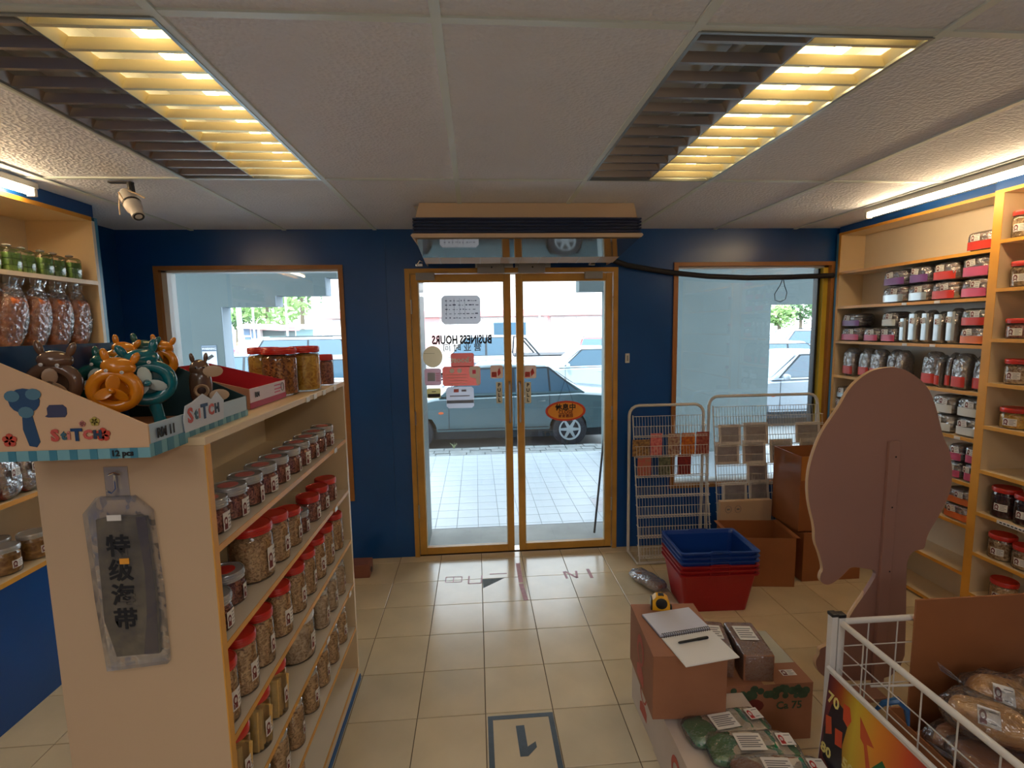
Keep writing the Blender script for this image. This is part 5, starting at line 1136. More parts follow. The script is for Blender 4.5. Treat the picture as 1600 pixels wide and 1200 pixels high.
# ================================================================== FLOOR MARKS
navyt = mat('navy floor paint', srgb(52, 60, 66), rough=.5, var=.2, vs=40)
t = thing('floor_number', 'navy painted square with an upside-down 1 on the floor tiles', 'floor marking', (.155, 1.86, 0)); B = t.location
f = MB(); a = .022
x0, x1, y0, y1 = .012, .298, 1.70, 2.007
for (p, q_, r, s_) in ((x0, x1, y1-a, y1), (x0, x1, y0, y0+a), (x0, x0+a, y0+a, y1-a), (x1-a, x1, y0+a, y1-a)): f.box(p, q_, r, s_, -.001, .0006)
f.build('painted_square', navyt, t, off=B)
MB().prism([(.130, 1.945), (.166, 1.946), (.170, 1.835), (.205, 1.858), (.207, 1.83), (.168, 1.79), (.136, 1.79)], -.001, .0006, 'z').build('painted_digit', navyt, t, off=B)
redt = mat('faded red tape', srgb(176, 112, 112), rough=.5, var=.15, vs=40)
def strip(name, label, segs, w_=.008, m=redt):
    t = thing(name, label, 'floor marking', (segs[0][0][0], segs[0][0][1], 0), 0); B = t.location
    o = MB()
    for p, q_ in segs:
        p, q_ = Vector((*p, 0)), Vector((*q_, 0)); d_ = (q_-p).normalized(); n_ = Vector((-d_.y, d_.x, 0))*w_/2
        o.add([p-n_+Vector((0, 0, .0006)), q_-n_+Vector((0, 0, .0006)), q_+n_+Vector((0, 0, .0006)), p+n_+Vector((0, 0, .0006)), p-n_, q_-n_, q_+n_, p+n_], [(0, 1, 2, 3), (0, 4, 5, 1), (1, 5, 6, 2), (2, 6, 7, 3), (3, 7, 4, 0)])
    o.build('tape_residue', m, t, off=B)
Zf = lambda x, y: tuple(at(x, y, 2, 0)[:2])
strip('tape_line', 'wide faded red tape line running into the shop from the door gap', [(Zf(809, 880), Zf(814, 910)), (Zf(814, 912), Zf(822, 938))], .03)
strip('tape_letter', 'faded outline of a square tape letter left on the floor, leftmost', [(Zf(697, 902), Zf(722, 901)), (Zf(697, 910), Zf(721, 909)), (Zf(697, 902), Zf(696, 910)), (Zf(722, 901), Zf(721, 909)), (Zf(709, 902), Zf(708, 910))], .006)
strip('tape_letter', 'faded outline of an L-shaped tape letter left on the floor', [(Zf(733, 900), Zf(732, 912)), (Zf(732, 912), Zf(752, 911))], .010)
strip('tape_letter', 'faded outline of a T-shaped tape letter beside the chipped tile', [(Zf(765, 897), Zf(792, 896)), (Zf(752, 911), Zf(753, 899))], .010)
strip('tape_letter', 'faded red tape letter N in front of the right door leaf', [(Zf(881, 893), Zf(886, 904)), (Zf(883, 893), Zf(902, 903)), (Zf(902, 903), Zf(900, 892))], .016)
strip('tape_letter', 'faded red tape letter I in front of the right door leaf', [(Zf(918, 889), Zf(925, 903))], .022)
o = MB().prism([Zf(754, 905), Zf(788, 903), Zf(780, 907), Zf(755, 919)], -.001, .0005, 'z').build('chipped_patch', mat('grey chipped patch', srgb(96, 104, 104), rough=.8, var=.2, vs=50)); tag(o, 'grey triangular chipped patch in the tiles by the door', 'floor damage')
# ================================================================== DOOR STICKERS (on the glass, read from outside)
yS = YW+.0105
def plate(name, label, px0, py0, px1, py1, m, round_=False, cat='sticker', y=yS):
    a, b = at(px0, py0, 1, y), at(px1, py1, 1, y); x0, x1, z1, z0 = a.x, b.x, a.z, b.z
    t = thing(name, label, cat, ((x0+x1)/2, y, (z0+z1)/2)); w_, h = (x1-x0)/2, (z1-z0)/2
    if round_: pl = [(w_*math.cos(k*PI/14), h*math.sin(k*PI/14)) for k in range(28)]
    else:
        r = min(w_, h)*.2; pl = [(w_-r, h), (-w_+r, h), (-w_, h-r), (-w_, -h+r), (-w_+r, -h), (w_-r, -h), (w_, -h+r), (w_, h-r)]
    if any(n.type == 'BSDF_TRANSLUCENT' for n in m.node_tree.nodes): MB().add([(a_, 0, b_) for a_, b_ in pl], [tuple(range(len(pl)))]).build('sheet', m, t)
    else: MB().prism(pl, -.0005, .0005, 'y').build('sheet', m, t)
    return t, w_, h
def st_text(t, s, x, z, size, m, mirror=True, **k): return text_obj('lettering', s, size, m, t, (x, -.0009, z), mirror=mirror, bold=.0018, **k)
cm = lambda n, c, **k: (filmmat(n, srgb(*c)) if ('film' in n or 'paper' in n or 'tan' in n) else mat(n, srgb(*c), **k))
npap = cm('grey lit paper', (240, 238, 244), rough=.9)
t, w_, h = plate('notice_sheet', 'white handwritten notice taped high on the left door glass', 689, 462, 751, 506, npap, cat='notice')
rd = random.Random(11); m_ = MB()
for k in range(5):
    z = h*.62-k*h*.3; x = -w_*.8
    while x < w_*.8:
        l = rd.uniform(.006, .022); m_.box(x, x+l, -.0012, -.0006, z-.0015, z+.0015+rd.uniform(0, .006)); x += l+rd.uniform(.005, .02)
for x in (-w_*.75, -w_*.35, -.01, w_*.2): m_.box(x, x+.0015, -.0012, -.0006, -h*.4, h*.8)
m_.build('handwriting', cm('blue black ink', (70, 70, 100)), t)
t = thing('hours_lettering', 'black vinyl BUSINESS HOURS lettering on the left door glass, reversed from inside', 'lettering', (-.10, yS, 1.61)); text_obj('lettering', 'BUSINESS HOURS', .084, ink, t, (0, -.0005, .0), mirror=True, bold=.0035, sx=.66)
text_obj('lettering', '营 业 时 间', .058, cm('dark grey vinyl', (90, 96, 100)), t, (0, -.0005, -.058), mirror=True, bold=.001, sx=1.0)
t, w_, h = plate('round_sticker', 'pale tan round sticker at the left edge of the left door glass', 660, 541, 692, 574, cm('tan sticker', (232, 208, 168), rough=.6), True); MB().box(-w_*.9, w_*.2, -.0012, -.0006, h*.3, h*.33).build('print_line', cm('faint brown print', (150, 120, 80)), t)
t, w_, h = plate('payment_sticker', 'red rounded payment sticker reading boost, reversed', 704, 552, 741, 573, cm('red sticker film', (220, 110, 100), rough=.5)); st_text(t, 'boost', -.018, .0, .056, cm('white vinyl', (240, 230, 226))); m_ = MB().tube([(w_*.62+.018*math.cos(k*PI/8), -.001, .018*math.sin(k*PI/8)) for k in range(16)], .002, 4, True).build('ring_logo', cm('white vinyl', (240, 230, 226)), t)
t, w_, h = plate('payment_banner', 'large red and white payment banner sticker on the left door glass', 691, 573, 751, 602, cm('coral sticker film', (240, 120, 108), rough=.5))
wv = cm('white vinyl', (240, 230, 226)); MB().prism([(w_*.98, h*.95), (w_*.45, h*.95), (w_*.4, h*.5), (w_*.45, -.01), (w_*.75, -.02), (w_*.8, -h*.95), (w_*.98, -h*.95)], -.0012, -.0006, 'y').build('white_tab', wv, t)
MB().box(w_*.58, w_*.76, -.0018, -.0012, h*.2, h*.6).build('pink_square', cm('pink vinyl', (220, 70, 110)), t)
for x in (-w_*.5, -w_*.1): MB().prism([(x+.017*math.cos(k*PI/8), h*.55+.017*math.sin(k*PI/8)) for k in range(16)], -.0012, -.0006, 'y').build('round_mark', wv, t)
m_ = MB()
for k in range(4): m_.box(-w_*.85+.01*k, w_*.3, -.0012, -.0006, h*.1-k*.022, h*.1-k*.022+.006)
m_.build('print_line', cm('pale red vinyl', (240, 160, 150)), t)
t, w_, h = plate('scan_sticker', 'pink-edged square sticker with a blank grey panel by the door edge', 663, 576, 690, 602, cm('pink sticker film', (214, 170, 180), rough=.6)); MB().box(-w_*.65, w_*.25, -.0012, -.0006, -h*.5, h*.5).build('blank_panel', cm('grey blue panel', (160, 170, 186)), t)
m_ = MB()
for k in range(5): m_.box(w_*.35, w_*.85, -.0012, -.0006, -h*.5+k*h*.22, -h*.5+k*h*.22+.005)
m_.build('print_line', cm('rose print', (190, 90, 110)), t)
t, w_, h = plate('yellow_sticker', 'small yellow and black sticker below the pink square one', 667, 607, 689, 622, cm('yellow sticker film', (214, 196, 130), rough=.6)); MB().box(-w_*.9, w_*.9, -.0012, -.0006, -h*.8, -h*.1).build('black_bar', ink, t); MB().box(-w_*.3, w_*.3, -.0012, -.0006, h*.25, h*.4).build('print_line', ink, t)
t, w_, h = plate('paper_sticker', 'pale lilac payment sticker with a blue bar on the left door glass', 697, 605, 741, 637, cm('lilac sticker film', (214, 214, 226), rough=.6)); MB().box(-w_*.98, w_*.98, -.0012, -.0006, -h*.55, -h*.25).build('blue_bar', cm('slate vinyl', (120, 134, 160)), t); MB().box(-w_*.45, -w_*.1, -.0012, -.0006, h*.5, h*.8).build('red_mark', cm('coral mark', (206, 110, 110)), t); MB().box(-w_*.0+.01, w_*.45, -.0012, -.0006, h*.55, h*.75).build('grey_mark', cm('grey mark', (140, 140, 160)), t); MB().box(-w_*.75, w_*.7, -.0012, -.0006, h*.1, h*.2).build('print_line', cm('grey mark', (140, 140, 160)), t)
for (px, nm, pp) in ((766, 'left', 775), (818, 'right', 820)):
    t, w_, h = plate('stamp_sticker', 'square beige and red sticker above the PULL sign of the %s leaf' % nm, px, 571, px+20, 591, cm('beige sticker film', (190, 150, 124), rough=.6)); MB().box(-w_*.8, w_*.0, -.0012, -.0006, -h*.8, h*.0).build('red_square', cm('red vinyl', (196, 60, 56)), t)
    MB().prism([(w_*.2, -h*.7), (w_*.7, -h*.2), (w_*.5, h*.5), (w_*.8, h*.8), (w_*.3, h*.4), (w_*.1, 0)], -.0012, -.0006, 'y').build('red_figure', cm('red vinyl', (196, 60, 56)), t)
    text_obj('print', '20', .026, cm('beige sticker film', (190, 150, 124)), t, (-w_*.4, -.0016, -h*.4))
    t, w_, h = plate('pull_sign', 'narrow vertical PULL sign on the %s door leaf' % nm, pp, 597, pp+10, 630, cm('cream sign plastic', (222, 220, 200), rough=.5), cat='sign')
    for k, ch in enumerate('PULL'): text_obj('letter', ch, .036, ink, t, (0, -.0012, h*.7-k*h*.47), bold=.0012)
t, w_, h = plate('closed_sign', 'orange oval sign with red rim reading CLOSE hung on the right door glass', 852, 627, 915, 657, cm('red sign rim', (214, 72, 40), rough=.5), True, cat='sign', y=YW+.0)
MB().prism([(w_*.88*math.cos(k*PI/14), h*.82*math.sin(k*PI/14)) for k in range(28)], -.0016, -.0006, 'y').build('orange_face', cm('orange sign face', (240, 158, 56), rough=.5), t)
text_obj('lettering', '休息中', .052, ink, t, (0, -.0022, h*.34), bold=.0015); text_obj('lettering', 'CLOSE', .036, cm('dark red print', (120, 40, 20)), t, (0, -.0022, -h*.12), bold=.001); text_obj('lettering', '谢谢惠顾', .028, cm('dark red print', (120, 40, 20)), t, (0, -.0022, -h*.5), bold=.0006)
sg = t.location
m_ = MB()
for sx in (-.06, .06): m_.tube([Vector((sx, 0, h*.8)), Vector((0, .004, .24))], .0011, 4)
m_.build('hanging_string', ink, t); MB().lathe([(.012, 0), (.010, .006), (.003, .012)], 12, Matrix.Translation((0, .006, .24)) @ Matrix.Rotation(PI/2, 4, 'X')).build('suction_cup', clearmat('cup plastic', haze=.2), t, True)
# ================================================================== OUTSIDE
conc = mat('grey blue plaster', srgb(96, 109, 110), rough=.85, var=.07, vs=1.6, bump=.1, bs=12)
pale_j = mat('lit jamb plaster', srgb(146, 158, 168), rough=.8)  # paler copy of the plaster, painting daylight onto the jamb faces
# sill and pier outside the door
struct('trim_1', MB().box(-.42, 1.6, YW+WT, 4.10, -.16, 0), mat('worn cement sill', srgb(165, 165, 160), rough=.7, var=.12, vs=5))
MB().box(-.42, 1.6, 4.10, 4.125, -.03, -.004).build('sill_nosing', mat('dark nosing', srgb(60, 66, 66), rough=.5), bpy.data.objects['trim_1'])
struct('trim_2', MB().box(-.66, -.405, YW+WT, 4.04, -.16, 3.0), mat('grey green pier paint', srgb(100, 108, 104), rough=.5, var=.08))
# arcade ceiling
struct('trim_3', MB().box(-6, 7, YW+WT, 7.25, 2.98, 3.1), mat('arcade ceiling paint', srgb(180, 188, 190), rough=.9))
# arcade front with stepped openings
yf0, yf1 = 6.9, 7.13
left = [(-6, -.3), (-3.349, -.3), (-3.349, 2.03), (-2.648, 2.03), (-2.648, 2.168), (-1.99, 2.168), (-1.99, 2.40), (-1.78, 2.52), (-1.78, 2.75), (1.30, 2.75), (1.30, 2.56), (1.442, 2.56), (1.442, 2.182), (1.82, 2.182), (1.82, -.3), (4.218, -.3), (4.218, 1.97), (5.4, 1.97), (5.4, -.3), (7, -.3), (7, 2.98), (-6, 2.98)]
fa = MB()
def rect(x0, x1, z0, z1): fa.box(x0, x1, yf0, yf1, z0, z1)
rect(-6, -3.349, -.3, 2.98); rect(-3.349, -2.648, 2.03, 2.98); rect(-2.648, -1.99, 2.168, 2.98); rect(-1.99, -1.83, 2.40, 2.98); rect(-1.83, 1.442, 2.75, 2.98); rect(1.442, 1.82, 2.182, 2.98); rect(1.82, 4.218, -.3, 2.98); rect(4.218, 5.6, 1.97, 2.98); rect(5.6, 7, -.3, 2.98)
struct('wall_arcade', fa, conc); wa = bpy.data.objects['wall_arcade']
MB().box(-3.348, -3.335, yf0+.004, yf1+.002, -.14, 2.03).build('lit_jamb', pale_j, wa); MB().box(-2.647, -2.634, yf0+.004, yf1+.002, 2.03, 2.168).build('lit_jamb', pale_j, wa); MB().box(-1.989, -1.976, yf0+.004, yf1+.002, 2.168, 2.40).build('lit_jamb', pale_j, wa)
# walkway tiles
wt = mat('pale glazed walkway tile', srgb(178, 186, 192), rough=.35, var=.05, vs=4, rnd=.02); wj = mat('walkway joint', srgb(110, 116, 120), rough=.8)
wk = struct('walkway', MB().box(-6, 7, 4.10, 7.17, -.25, -.1535), wj)
wk['kind'] = 'structure'
pt = mat('rose grey walkway tile', srgb(176, 172, 178), rough=.4, var=.05)
for i in range(17):
    for j in range(15):
        x = -.82+.2*i+.1; y = 4.125+.203*j+.1; m = pt if (i in (10, 11) and j in (3, 4)) else wt
        obj_from('tile', tile_mesh('tile_'+m.name, .1965, .1995, .003, m), wk, (x, y, -.15))
o = MB()
for (a, b) in (((1.19, 5.15), (1.38, 5.32)), ((1.38, 5.32), (1.58, 5.15)), ((1.58, 5.15), (1.38, 4.97)), ((1.38, 4.97), (1.19, 5.15))): o.tube([(a[0], a[1], -.1505), (b[0], b[1], -.1505)], .006, 4)
o.build('inlaid_diamond', mat('white inlay', srgb(225, 228, 228)), wk)
MB().box(-6, -.83, 4.11, 7.165, -.153, -.1505).build('outer_tiles', wt, wk); MB().box(2.59, 7, 4.11, 7.165, -.153, -.1505).build('outer_tiles', wt, wk)
# kerb of set stones
ks = mat('grey kerb stone', srgb(130, 136, 136), rough=.85, var=.15, vs=9, bump=.3, bs=25, rnd=.1)
kb = struct('kerb', MB().box(-8, 8, 7.17, 7.66, -.4, -.165), mat('kerb mortar', srgb(90, 98, 98), rough=.9))
for r_ in range(3):
    x = -1.3+r_*.11
    while x < 2.9:
        l = random.uniform(.2, .32); y0 = 7.178+r_*.16
        o = MB().bbox(x+.006, x+l-.006, y0+.006, y0+.154, -.17, -.15-random.uniform(0, .012), .008); o.build('stone', ks, kb); x += l
MB().box(-8, -1.3, 7.18, 7.65, -.17, -.155).build('outer_kerb', ks, kb); MB().box(2.95, 8, 7.18, 7.65, -.17, -.155).build('outer_kerb', ks, kb)
struct('ground', MB().box(-60, 60, 7.60, 90, -.5, -.30), mat('light grey asphalt', srgb(150, 152, 152), rough=.9, var=.08, vs=.8))  # plain light grey street surface
struct('street_soil', MB().box(-60, 60, YW+WT, 7.6, -.6, -.26), conc)
# weed at the kerb
t = thing('kerb_weed', 'small tuft of weeds growing from the kerb by the parked green car', 'plant', (-.38, 7.60, -.155)); 
gm = mat('weed green', srgb(150, 160, 120), rough=.7)
for k in range(9):
    a = k*.7; MB().tube([(0, 0, 0), (.02*math.cos(a), .01*math.sin(a), .05), (.06*math.cos(a), .03*math.sin(a), .08+.01*(k % 3))], [.003, .003, .001], 4).build('leaf', gm, t)
o = MB().tube([(.93, 3.86, .012), (1.045, 3.95, .95)], .009, 8).build('leaning_rod', black, None, True); tag(o, 'thin black rod leaning outside the lower right of the door', 'rod')
# warning notice
t = thing('warning_sign', 'white WARNING notice with dark header and camera symbol on the arcade wall', 'sign', (-3.54, yf0-.002, 1.38)); 
MB().box(-.10, .10, -.0015, .0015, -.16, .15).build('sheet', mat('notice sheet', srgb(214, 224, 232), rough=.6), t); nb = mat('slate blue ink', srgb(70, 94, 116), rough=.6)
f = MB()
for a in ((-.1, .1, .14, .15), (-.1, .1, -.16, -.15), (-.1, -.092, -.15, .14), (.092, .1, -.15, .14), (-.09, .09, .07, .135)): f.box(a[0], a[1], -.003, -.0016, a[2], a[3])
f.build('border', nb, t); text_obj('lettering', 'WARNING', .045, paper, t, (0, -.0036, .102), sx=.85, bold=.001)
MB().prism([(-.05, -.02), (.03, .03), (.06, .0), (-.02, -.05)], -.003, -.0016, 'y').build('camera_symbol', ink, t); MB().box(-.07, .07, -.003, -.0016, -.12, -.11).build('print_line', nb, t)
# glowing tube standing in for the strip light's reflection, removed again at once
o = MB().tube([(-1.02, 4.6, 2.6), (-1.6, 5.4, 2.72)], .03, 8).build('reflection_tube', mat('cream reflection tube', srgb(230, 210, 170), emit=(1, .85, .6, .5)), None, True)
bpy.data.objects.remove(o)
# ------------------------------------------------------------------ vehicles
tyre = mat('tyre rubber', srgb(46, 50, 58), rough=.8); rim = mat('silver wheel', srgb(190, 200, 205), rough=.35, metal=.3); cglass = mat('tinted car glass', srgb(70, 100, 120), rough=.06, coat=.6); trimb = mat('black car trim', srgb(34, 44, 52), rough=.6)
amberl = mat('amber lamp', srgb(220, 100, 50), rough=.3); redl = mat('red tail lamp', srgb(170, 40, 40), rough=.3); clearl = mat('clear lamp', srgb(220, 225, 228), rough=.15)
def car(name, label, loc, rz, col, L=4.25, W=1.68, Ht=1.38, kind='sedan', det=True, cat='car', group=None, glassm=None):
    t = thing(name, label, cat, loc, rz, group)
    pm = mat('car paint %s' % str(col), srgb(*col), rough=.22, coat=.7)
    gm_ = glassm or cglass
    h = L/2; wb = .6*L; xf, xr = h-.19*L, h-.19*L-wb; R = .29; belt = .60*Ht+.06
    if kind == 'sedan': low = [(h-.02, .30), (h, .50), (h-.06, .66), (h-.30*L*.9, belt-.02), (-h+.16*L, belt+.03), (-h+.03, belt-.02), (-h, .55), (-h+.02, .30)]; cab = [(h-.28*L, belt-.03), (h-.44*L, Ht), (h-.52*L, Ht+.01), (-h+.30*L, Ht-.02), (-h+.14*L, belt)]
    elif kind == 'suv': low = [(h-.02, .30), (h, .6), (h-.08, .82), (h-.24*L, belt), (-h+.03, belt), (-h, .6), (-h+.02, .32)]; cab = [(h-.24*L, belt-.02), (h-.38*L, Ht), (-h+.12*L, Ht), (-h+.03*L, belt)]
    else: low = [(h-.02, .40), (h, .7), (h-.08, .95), (h-.22*L, belt), (-h+.38*L, belt), (-h+.38*L, belt-.02), (-h+.02, belt-.02), (-h, .6), (-h+.02, .42)]; cab = [(h-.22*L, belt-.02), (h-.34*L, Ht), (-h+.42*L, Ht), (-h+.38*L, belt-.02)]
    def arches(poly):
        out = []
        n = len(poly)
        bottom = [(-h+.02, poly[-1][1])]
        zb_ = poly[-1][1]
        for xc in (xr, xf):
            out += [(xc+1.18*R*math.cos(a), R+1.18*R*math.sin(a)) for a in [PI-(.0+k*PI/9) for k in range(10)] if R+1.18*R*math.sin(a) > zb_-.04]
        return poly+out
    def slab(poly, wf, name_, cuts=(-1, -.95, -.7, 0, .7, .95, 1)):
        m = MB(); vs = []; n = len(poly)
        cx0 = sum(p[0] for p in poly)/n; cz0 = sum(p[1] for p in poly)/n
        for s_ in cuts:
            k = {1: .05, .95: .018, .7: .006, 0: 0}[abs(s_)]
            for (x, z) in poly:
                zz = z-(k if z > cz0 else -k*.3); xx = x-math.copysign(k, x-cx0)*(1 if abs(x) > .3*L else .1)
                vs.append((xx, s_*wf(z), zz))
        fs = [tuple(range(n))[::-1], tuple(range((len(cuts)-1)*n, len(cuts)*n))]
        for i in range(len(cuts)-1):
            for j in range(n): fs.append((i*n+j, i*n+(j+1) % n, (i+1)*n+(j+1) % n, (i+1)*n+j))
        m.add(vs, fs); return m.build(name_, pm, t, True)
    slab(arches(low), lambda z: W/2-.03*max(0, (.45-z)/.2)-.02*max(0, (z-.75)), 'body')
    wc = lambda z: W/2*.955-(z-belt)/(Ht-belt)*.15
    slab(cab, wc, 'cabin')
    # side glass
    def side_poly(pts, off, m, nm, up=0):
        for sg_ in (-1, 1):
            q = MB(); q.add([(x, sg_*(wc(z)+off-.012*0), z) for x, z in pts], [tuple(range(len(pts)))]); q.build(nm, m, t)
    A = cab[0]; Bp = cab[1]; Cp = cab[-2]; D = cab[-1]
    lerp = lambda p, q, f: (p[0]+(q[0]-p[0])*f, p[1]+(q[1]-p[1])*f)
    z0, z1 = belt+.035, Ht-.085
    xa = lambda p, q, z: p[0]+(q[0]-p[0])*((z-p[1])/(q[1]-p[1]))
    f0, f1 = xa(A, Bp, z0)-.10, xa(A, Bp, z1)-.05; r0, r1 = xa(D, Cp, z0)+.12, xa(D, Cp, z1)+.07
    mid = (f1+r1)/2-.02 if kind != 'suv' else f1-.42*(f1-r1)
    trim_ = [(f0+.05, z0-.02), (f1+.03, z1+.025), (r1-.03, z1+.025), (r0-.06, z0-.02)]
    side_poly(trim_, .003, trimb, 'window_surround')
    side_poly([(f0, z0), (f1, z1), (mid+.03, z1), (mid+.035, z0)], .006, gm_, 'side_window')
    side_poly([(mid-.035, z0), (mid-.03, z1), (r1, z1), (r0, z0)] if kind != 'sedan' else [(mid-.035, z0), (mid-.03, z1), (r1, z1), (r1-.02+.0*r0, z0)], .006, gm_, 'side_window')
    if kind == 'sedan': side_poly([(r1-.05, z0), (r1-.035, z1-.02), (r0, z0)], .006, gm_, 'side_window')
    for (P_, Q_, nm, sgn) in ((A, Bp, 'windscreen', 1), (D, Cp, 'rear_window', -1)):
        a_, b_ = lerp(P_, Q_, .1), lerp(P_, Q_, .9); q = MB(); d_ = .012*sgn
        q.add([(a_[0]+d_, -wc(a_[1])+.10, a_[1]), (a_[0]+d_, wc(a_[1])-.10, a_[1]), (b_[0]+d_, wc(b_[1])-.08, b_[1]+.006), (b_[0]+d_, -wc(b_[1])+.08, b_[1]+.006)], [(0, 1, 2, 3)]); q.build(nm, gm_, t)
    # wheels
    for xc in (xf, xr):
        for sg_ in (-1, 1):
            T = Matrix.Translation((xc, sg_*(W/2-.10), R)) @ Matrix.Rotation(-sg_*PI/2, 4, 'X')
            w_ = MB().lathe([(R*.6, -.09), (R*.93, -.085), (R, -.06), (R, .06), (R*.93, .085), (R*.64, .09), (R*.62, .07)], 28, T); wo = w_.build('wheel', tyre, t, True)
            if det:
                m_ = MB().lathe([(R*.56, .06), (R*.64, .088), (R*.60, .093), (R*.55, .085), (R*.53, .07)], 28, T, False); m_.lathe([(0.001, .093), (R*.14, .092), (R*.2, .082), (R*.2, .07)], 16, T, False)
                for k in range(6):
                    a = k*PI/3; Tk = T @ Matrix.Rotation(a, 4, 'Z'); m_.prism([(R*.12, -R*.10), (R*.56, -R*.06), (R*.56, R*.06), (R*.12, R*.10)], .070, .088, 'z', Tk)
                m_.build('hub_cap', rim, wo)
            else: MB().lathe([(0.001, .085), (R*.55, .088), (R*.6, .08)], 18, T, False).build('hub_cap', rim, wo)
    u = MB(); u.box(-h+.15, h-.15, -W/2+.12, W/2-.12, .16, .34)
    u.build('underbody', trimb, t)
    b_ = MB()
    for sg_ in (-1, 1):
        y = sg_*(W/2+.001)
        for x, za, zb2 in ((f0+.02, .34, belt-.02), (mid, .34, belt-.02), (r1-.02, .62, belt-.02)): b_.box(x-.004, x+.004, y-.004, y+.002, za, zb2)
        b_.box(xr+1.25*R, xf-1.25*R, y-.004, y+.004, .34, .352)
    b_.build('door_gap', trimb, t)
    hd_ = MB()
    for sg_ in (-1, 1):
        for x in (mid+.10, r1+.05): hd_.bbox(x-.0, x+.14, sg_*(W/2+.0)-.012, sg_*(W/2+.0)+.012, belt-.13, belt-.10, .005)
    hd_.build('door_handle', pm if det else trimb, t)
    for sg_ in (-1, 1):
        MB().blob(f0-.04, sg_*(W/2+.09), belt-.01, .10, .17, .12, .8, .7, 14, 8).build('side_mirror', pm, t, True)
        MB().bbox(h-.10, h-.02, sg_*(W/2-.38)-.15, sg_*(W/2-.38)+.2, .58, .68, .02).build('head_lamp', clearl, t); MB().bbox(-h-.005, -h+.10, sg_*(W/2-.3)-.14, sg_*(W/2-.3)+.16, .66, .80, .02).build('tail_lamp', redl, t)
        if det: MB().blob(xf+.36 if False else xf-.42, sg_*(W/2), .60, .09, .02, .045, 1, 1, 12, 6).build('side_indicator', amberl, t, True)
    if kind == 'pickup':
        rb_ = MB(); xb = -h+.36*L
        for sg_ in (-1, 1): rb_.tube([(xb, sg_*(W/2-.12), belt), (xb-.05, sg_*(W/2-.14), Ht-.06), (xb-.3, sg_*(W/2-.14), Ht-.12), (xb-.75, sg_*(W/2-.12), belt)], .03, 8)
        rb_.tube([(xb-.05, -W/2+.14, Ht-.06), (xb-.05, W/2-.14, Ht-.06)], .03, 8); rb_.build('roll_bar', trimb, t, True)
        MB().box(-h+.04, -h+.37*L, -W/2+.08, W/2-.08, belt-.01, belt+.006).build('bed_cover', trimb, t)
    if kind == 'suv': 
        rr = MB()
        for sg_ in (-1, 1): rr.tube([(h-.42*L, sg_*(W/2-.2), Ht+.03), (-h+.16*L, sg_*(W/2-.2), Ht+.03)], .018, 6)
        rr.build('roof_rail', trimb, t)
    return t
GRND = -.30
def carat(px, Yv): return at(px, 600, 1, Yv).x
# near green-grey saloon: rear wheel seen at px 893, front wheel near px 662
yc = 8.95
xw = at(893, 680, 1, 8.2).x; xwf = at(655, 680, 1, 8.2).x; wbs = (xw-xwf)/.6
car('saloon_car', 'grey-green saloon car parked at the kerb right outside the shop door', ((xw+xwf)/2-.0*wbs+(.31-.19*1.0-.02)*0+.0, yc, GRND), PI, (70, 98, 106), L=wbs, W=1.68, Ht=1.40)
x2 = at(905, 560, 1, 13.2).x
car('saloon_car', 'pale silver saloon car in the second row, seen through the right door leaf', (at(925, 560, 1, 13.5).x, 13.9, GRND), PI, (170, 188, 198), L=4.5, Ht=1.46)
car('pickup_truck', 'white double-cab pickup with roll bar behind the green saloon', (at(775, 550, 1, 13.5).x, 13.9+2.6, GRND), PI, (205, 215, 222), L=5.2, W=1.8, Ht=1.78, kind='pickup')
car('saloon_car', 'silver grey saloon parked outside the right window, cut by the window edge', (at(1225, 590, 1, 9.1).x+.72, 9.9, GRND), PI, (176, 186, 196), L=4.4, Ht=1.46)
car('saloon_car', 'white saloon in the second row beyond the right window', (at(1225, 540, 1, 15).x+.3, 15.5, GRND), 0, (226, 230, 232), L=4.4, Ht=1.45, det=False)
car('van', 'white people carrier far beyond the right window', (at(1270, 540, 1, 20).x, 21, GRND), PI, (230, 232, 234), L=4.6, Ht=1.75, kind='suv', det=False)
car('saloon_car', 'white saloon parked outside the left window behind the amber jars', (at(500, 560, 1, 10).x+.1, 12.2, GRND), 0, (222, 228, 232), L=4.3, Ht=1.42, det=False)
car('van', 'white van farther off beyond the left window', (at(490, 540, 1, 16).x, 17.5, GRND), 0, (222, 228, 230), L=4.8, W=1.8, Ht=1.8, kind='suv', det=False)
car('hatchback_car', 'small red car far across the street at the right door edge', (at(938, 530, 1, 24).x, 24, GRND), 1.2, (200, 70, 76), L=3.9, Ht=1.5, kind='suv', det=False)
car('saloon_car', 'pale blue car low in the left window beside the arcade jamb', (at(385, 570, 1, 13).x-.3, 14.8, GRND), .1, (150, 180, 205), L=4.3, Ht=1.4, det=False)
# ------------------------------------------------------------------ far buildings
ww = mat('white wall paint', srgb(236, 228, 226), rough=.85); pk_ = mat('pink band paint', srgb(226, 160, 160), rough=.85); lineg = mat('grey gate line', srgb(190, 186, 184), rough=.8)
Yb = 30
def bx(px): return at(px, 500, 1, Yb).x
def bz(py): return at(800, py, 1, Yb).z
t = thing('shop_building', 'long white building with a pink band and pale shutters across the street', 'building', (bx(800), Yb, GRND)); B = t.location
xl_, xr_ = bx(505), bx(952)
MB().box(xl_, xr_, Yb, Yb+6, GRND, bz(395)).build('wall', ww, t, off=B)
MB().box(xl_-.3, xr_+.2, Yb-.4, Yb, bz(494), bz(484)).build('pink_band', pk_, t, off=B)
MB().box(bx(664), bx(686), Yb-.12, Yb-.001, GRND, bz(495)).build('pink_column', pk_, t, off=B); MB().box(bx(856), bx(858), Yb-.12, Yb-.001, GRND, bz(495)).build('pink_column', pk_, t, off=B)
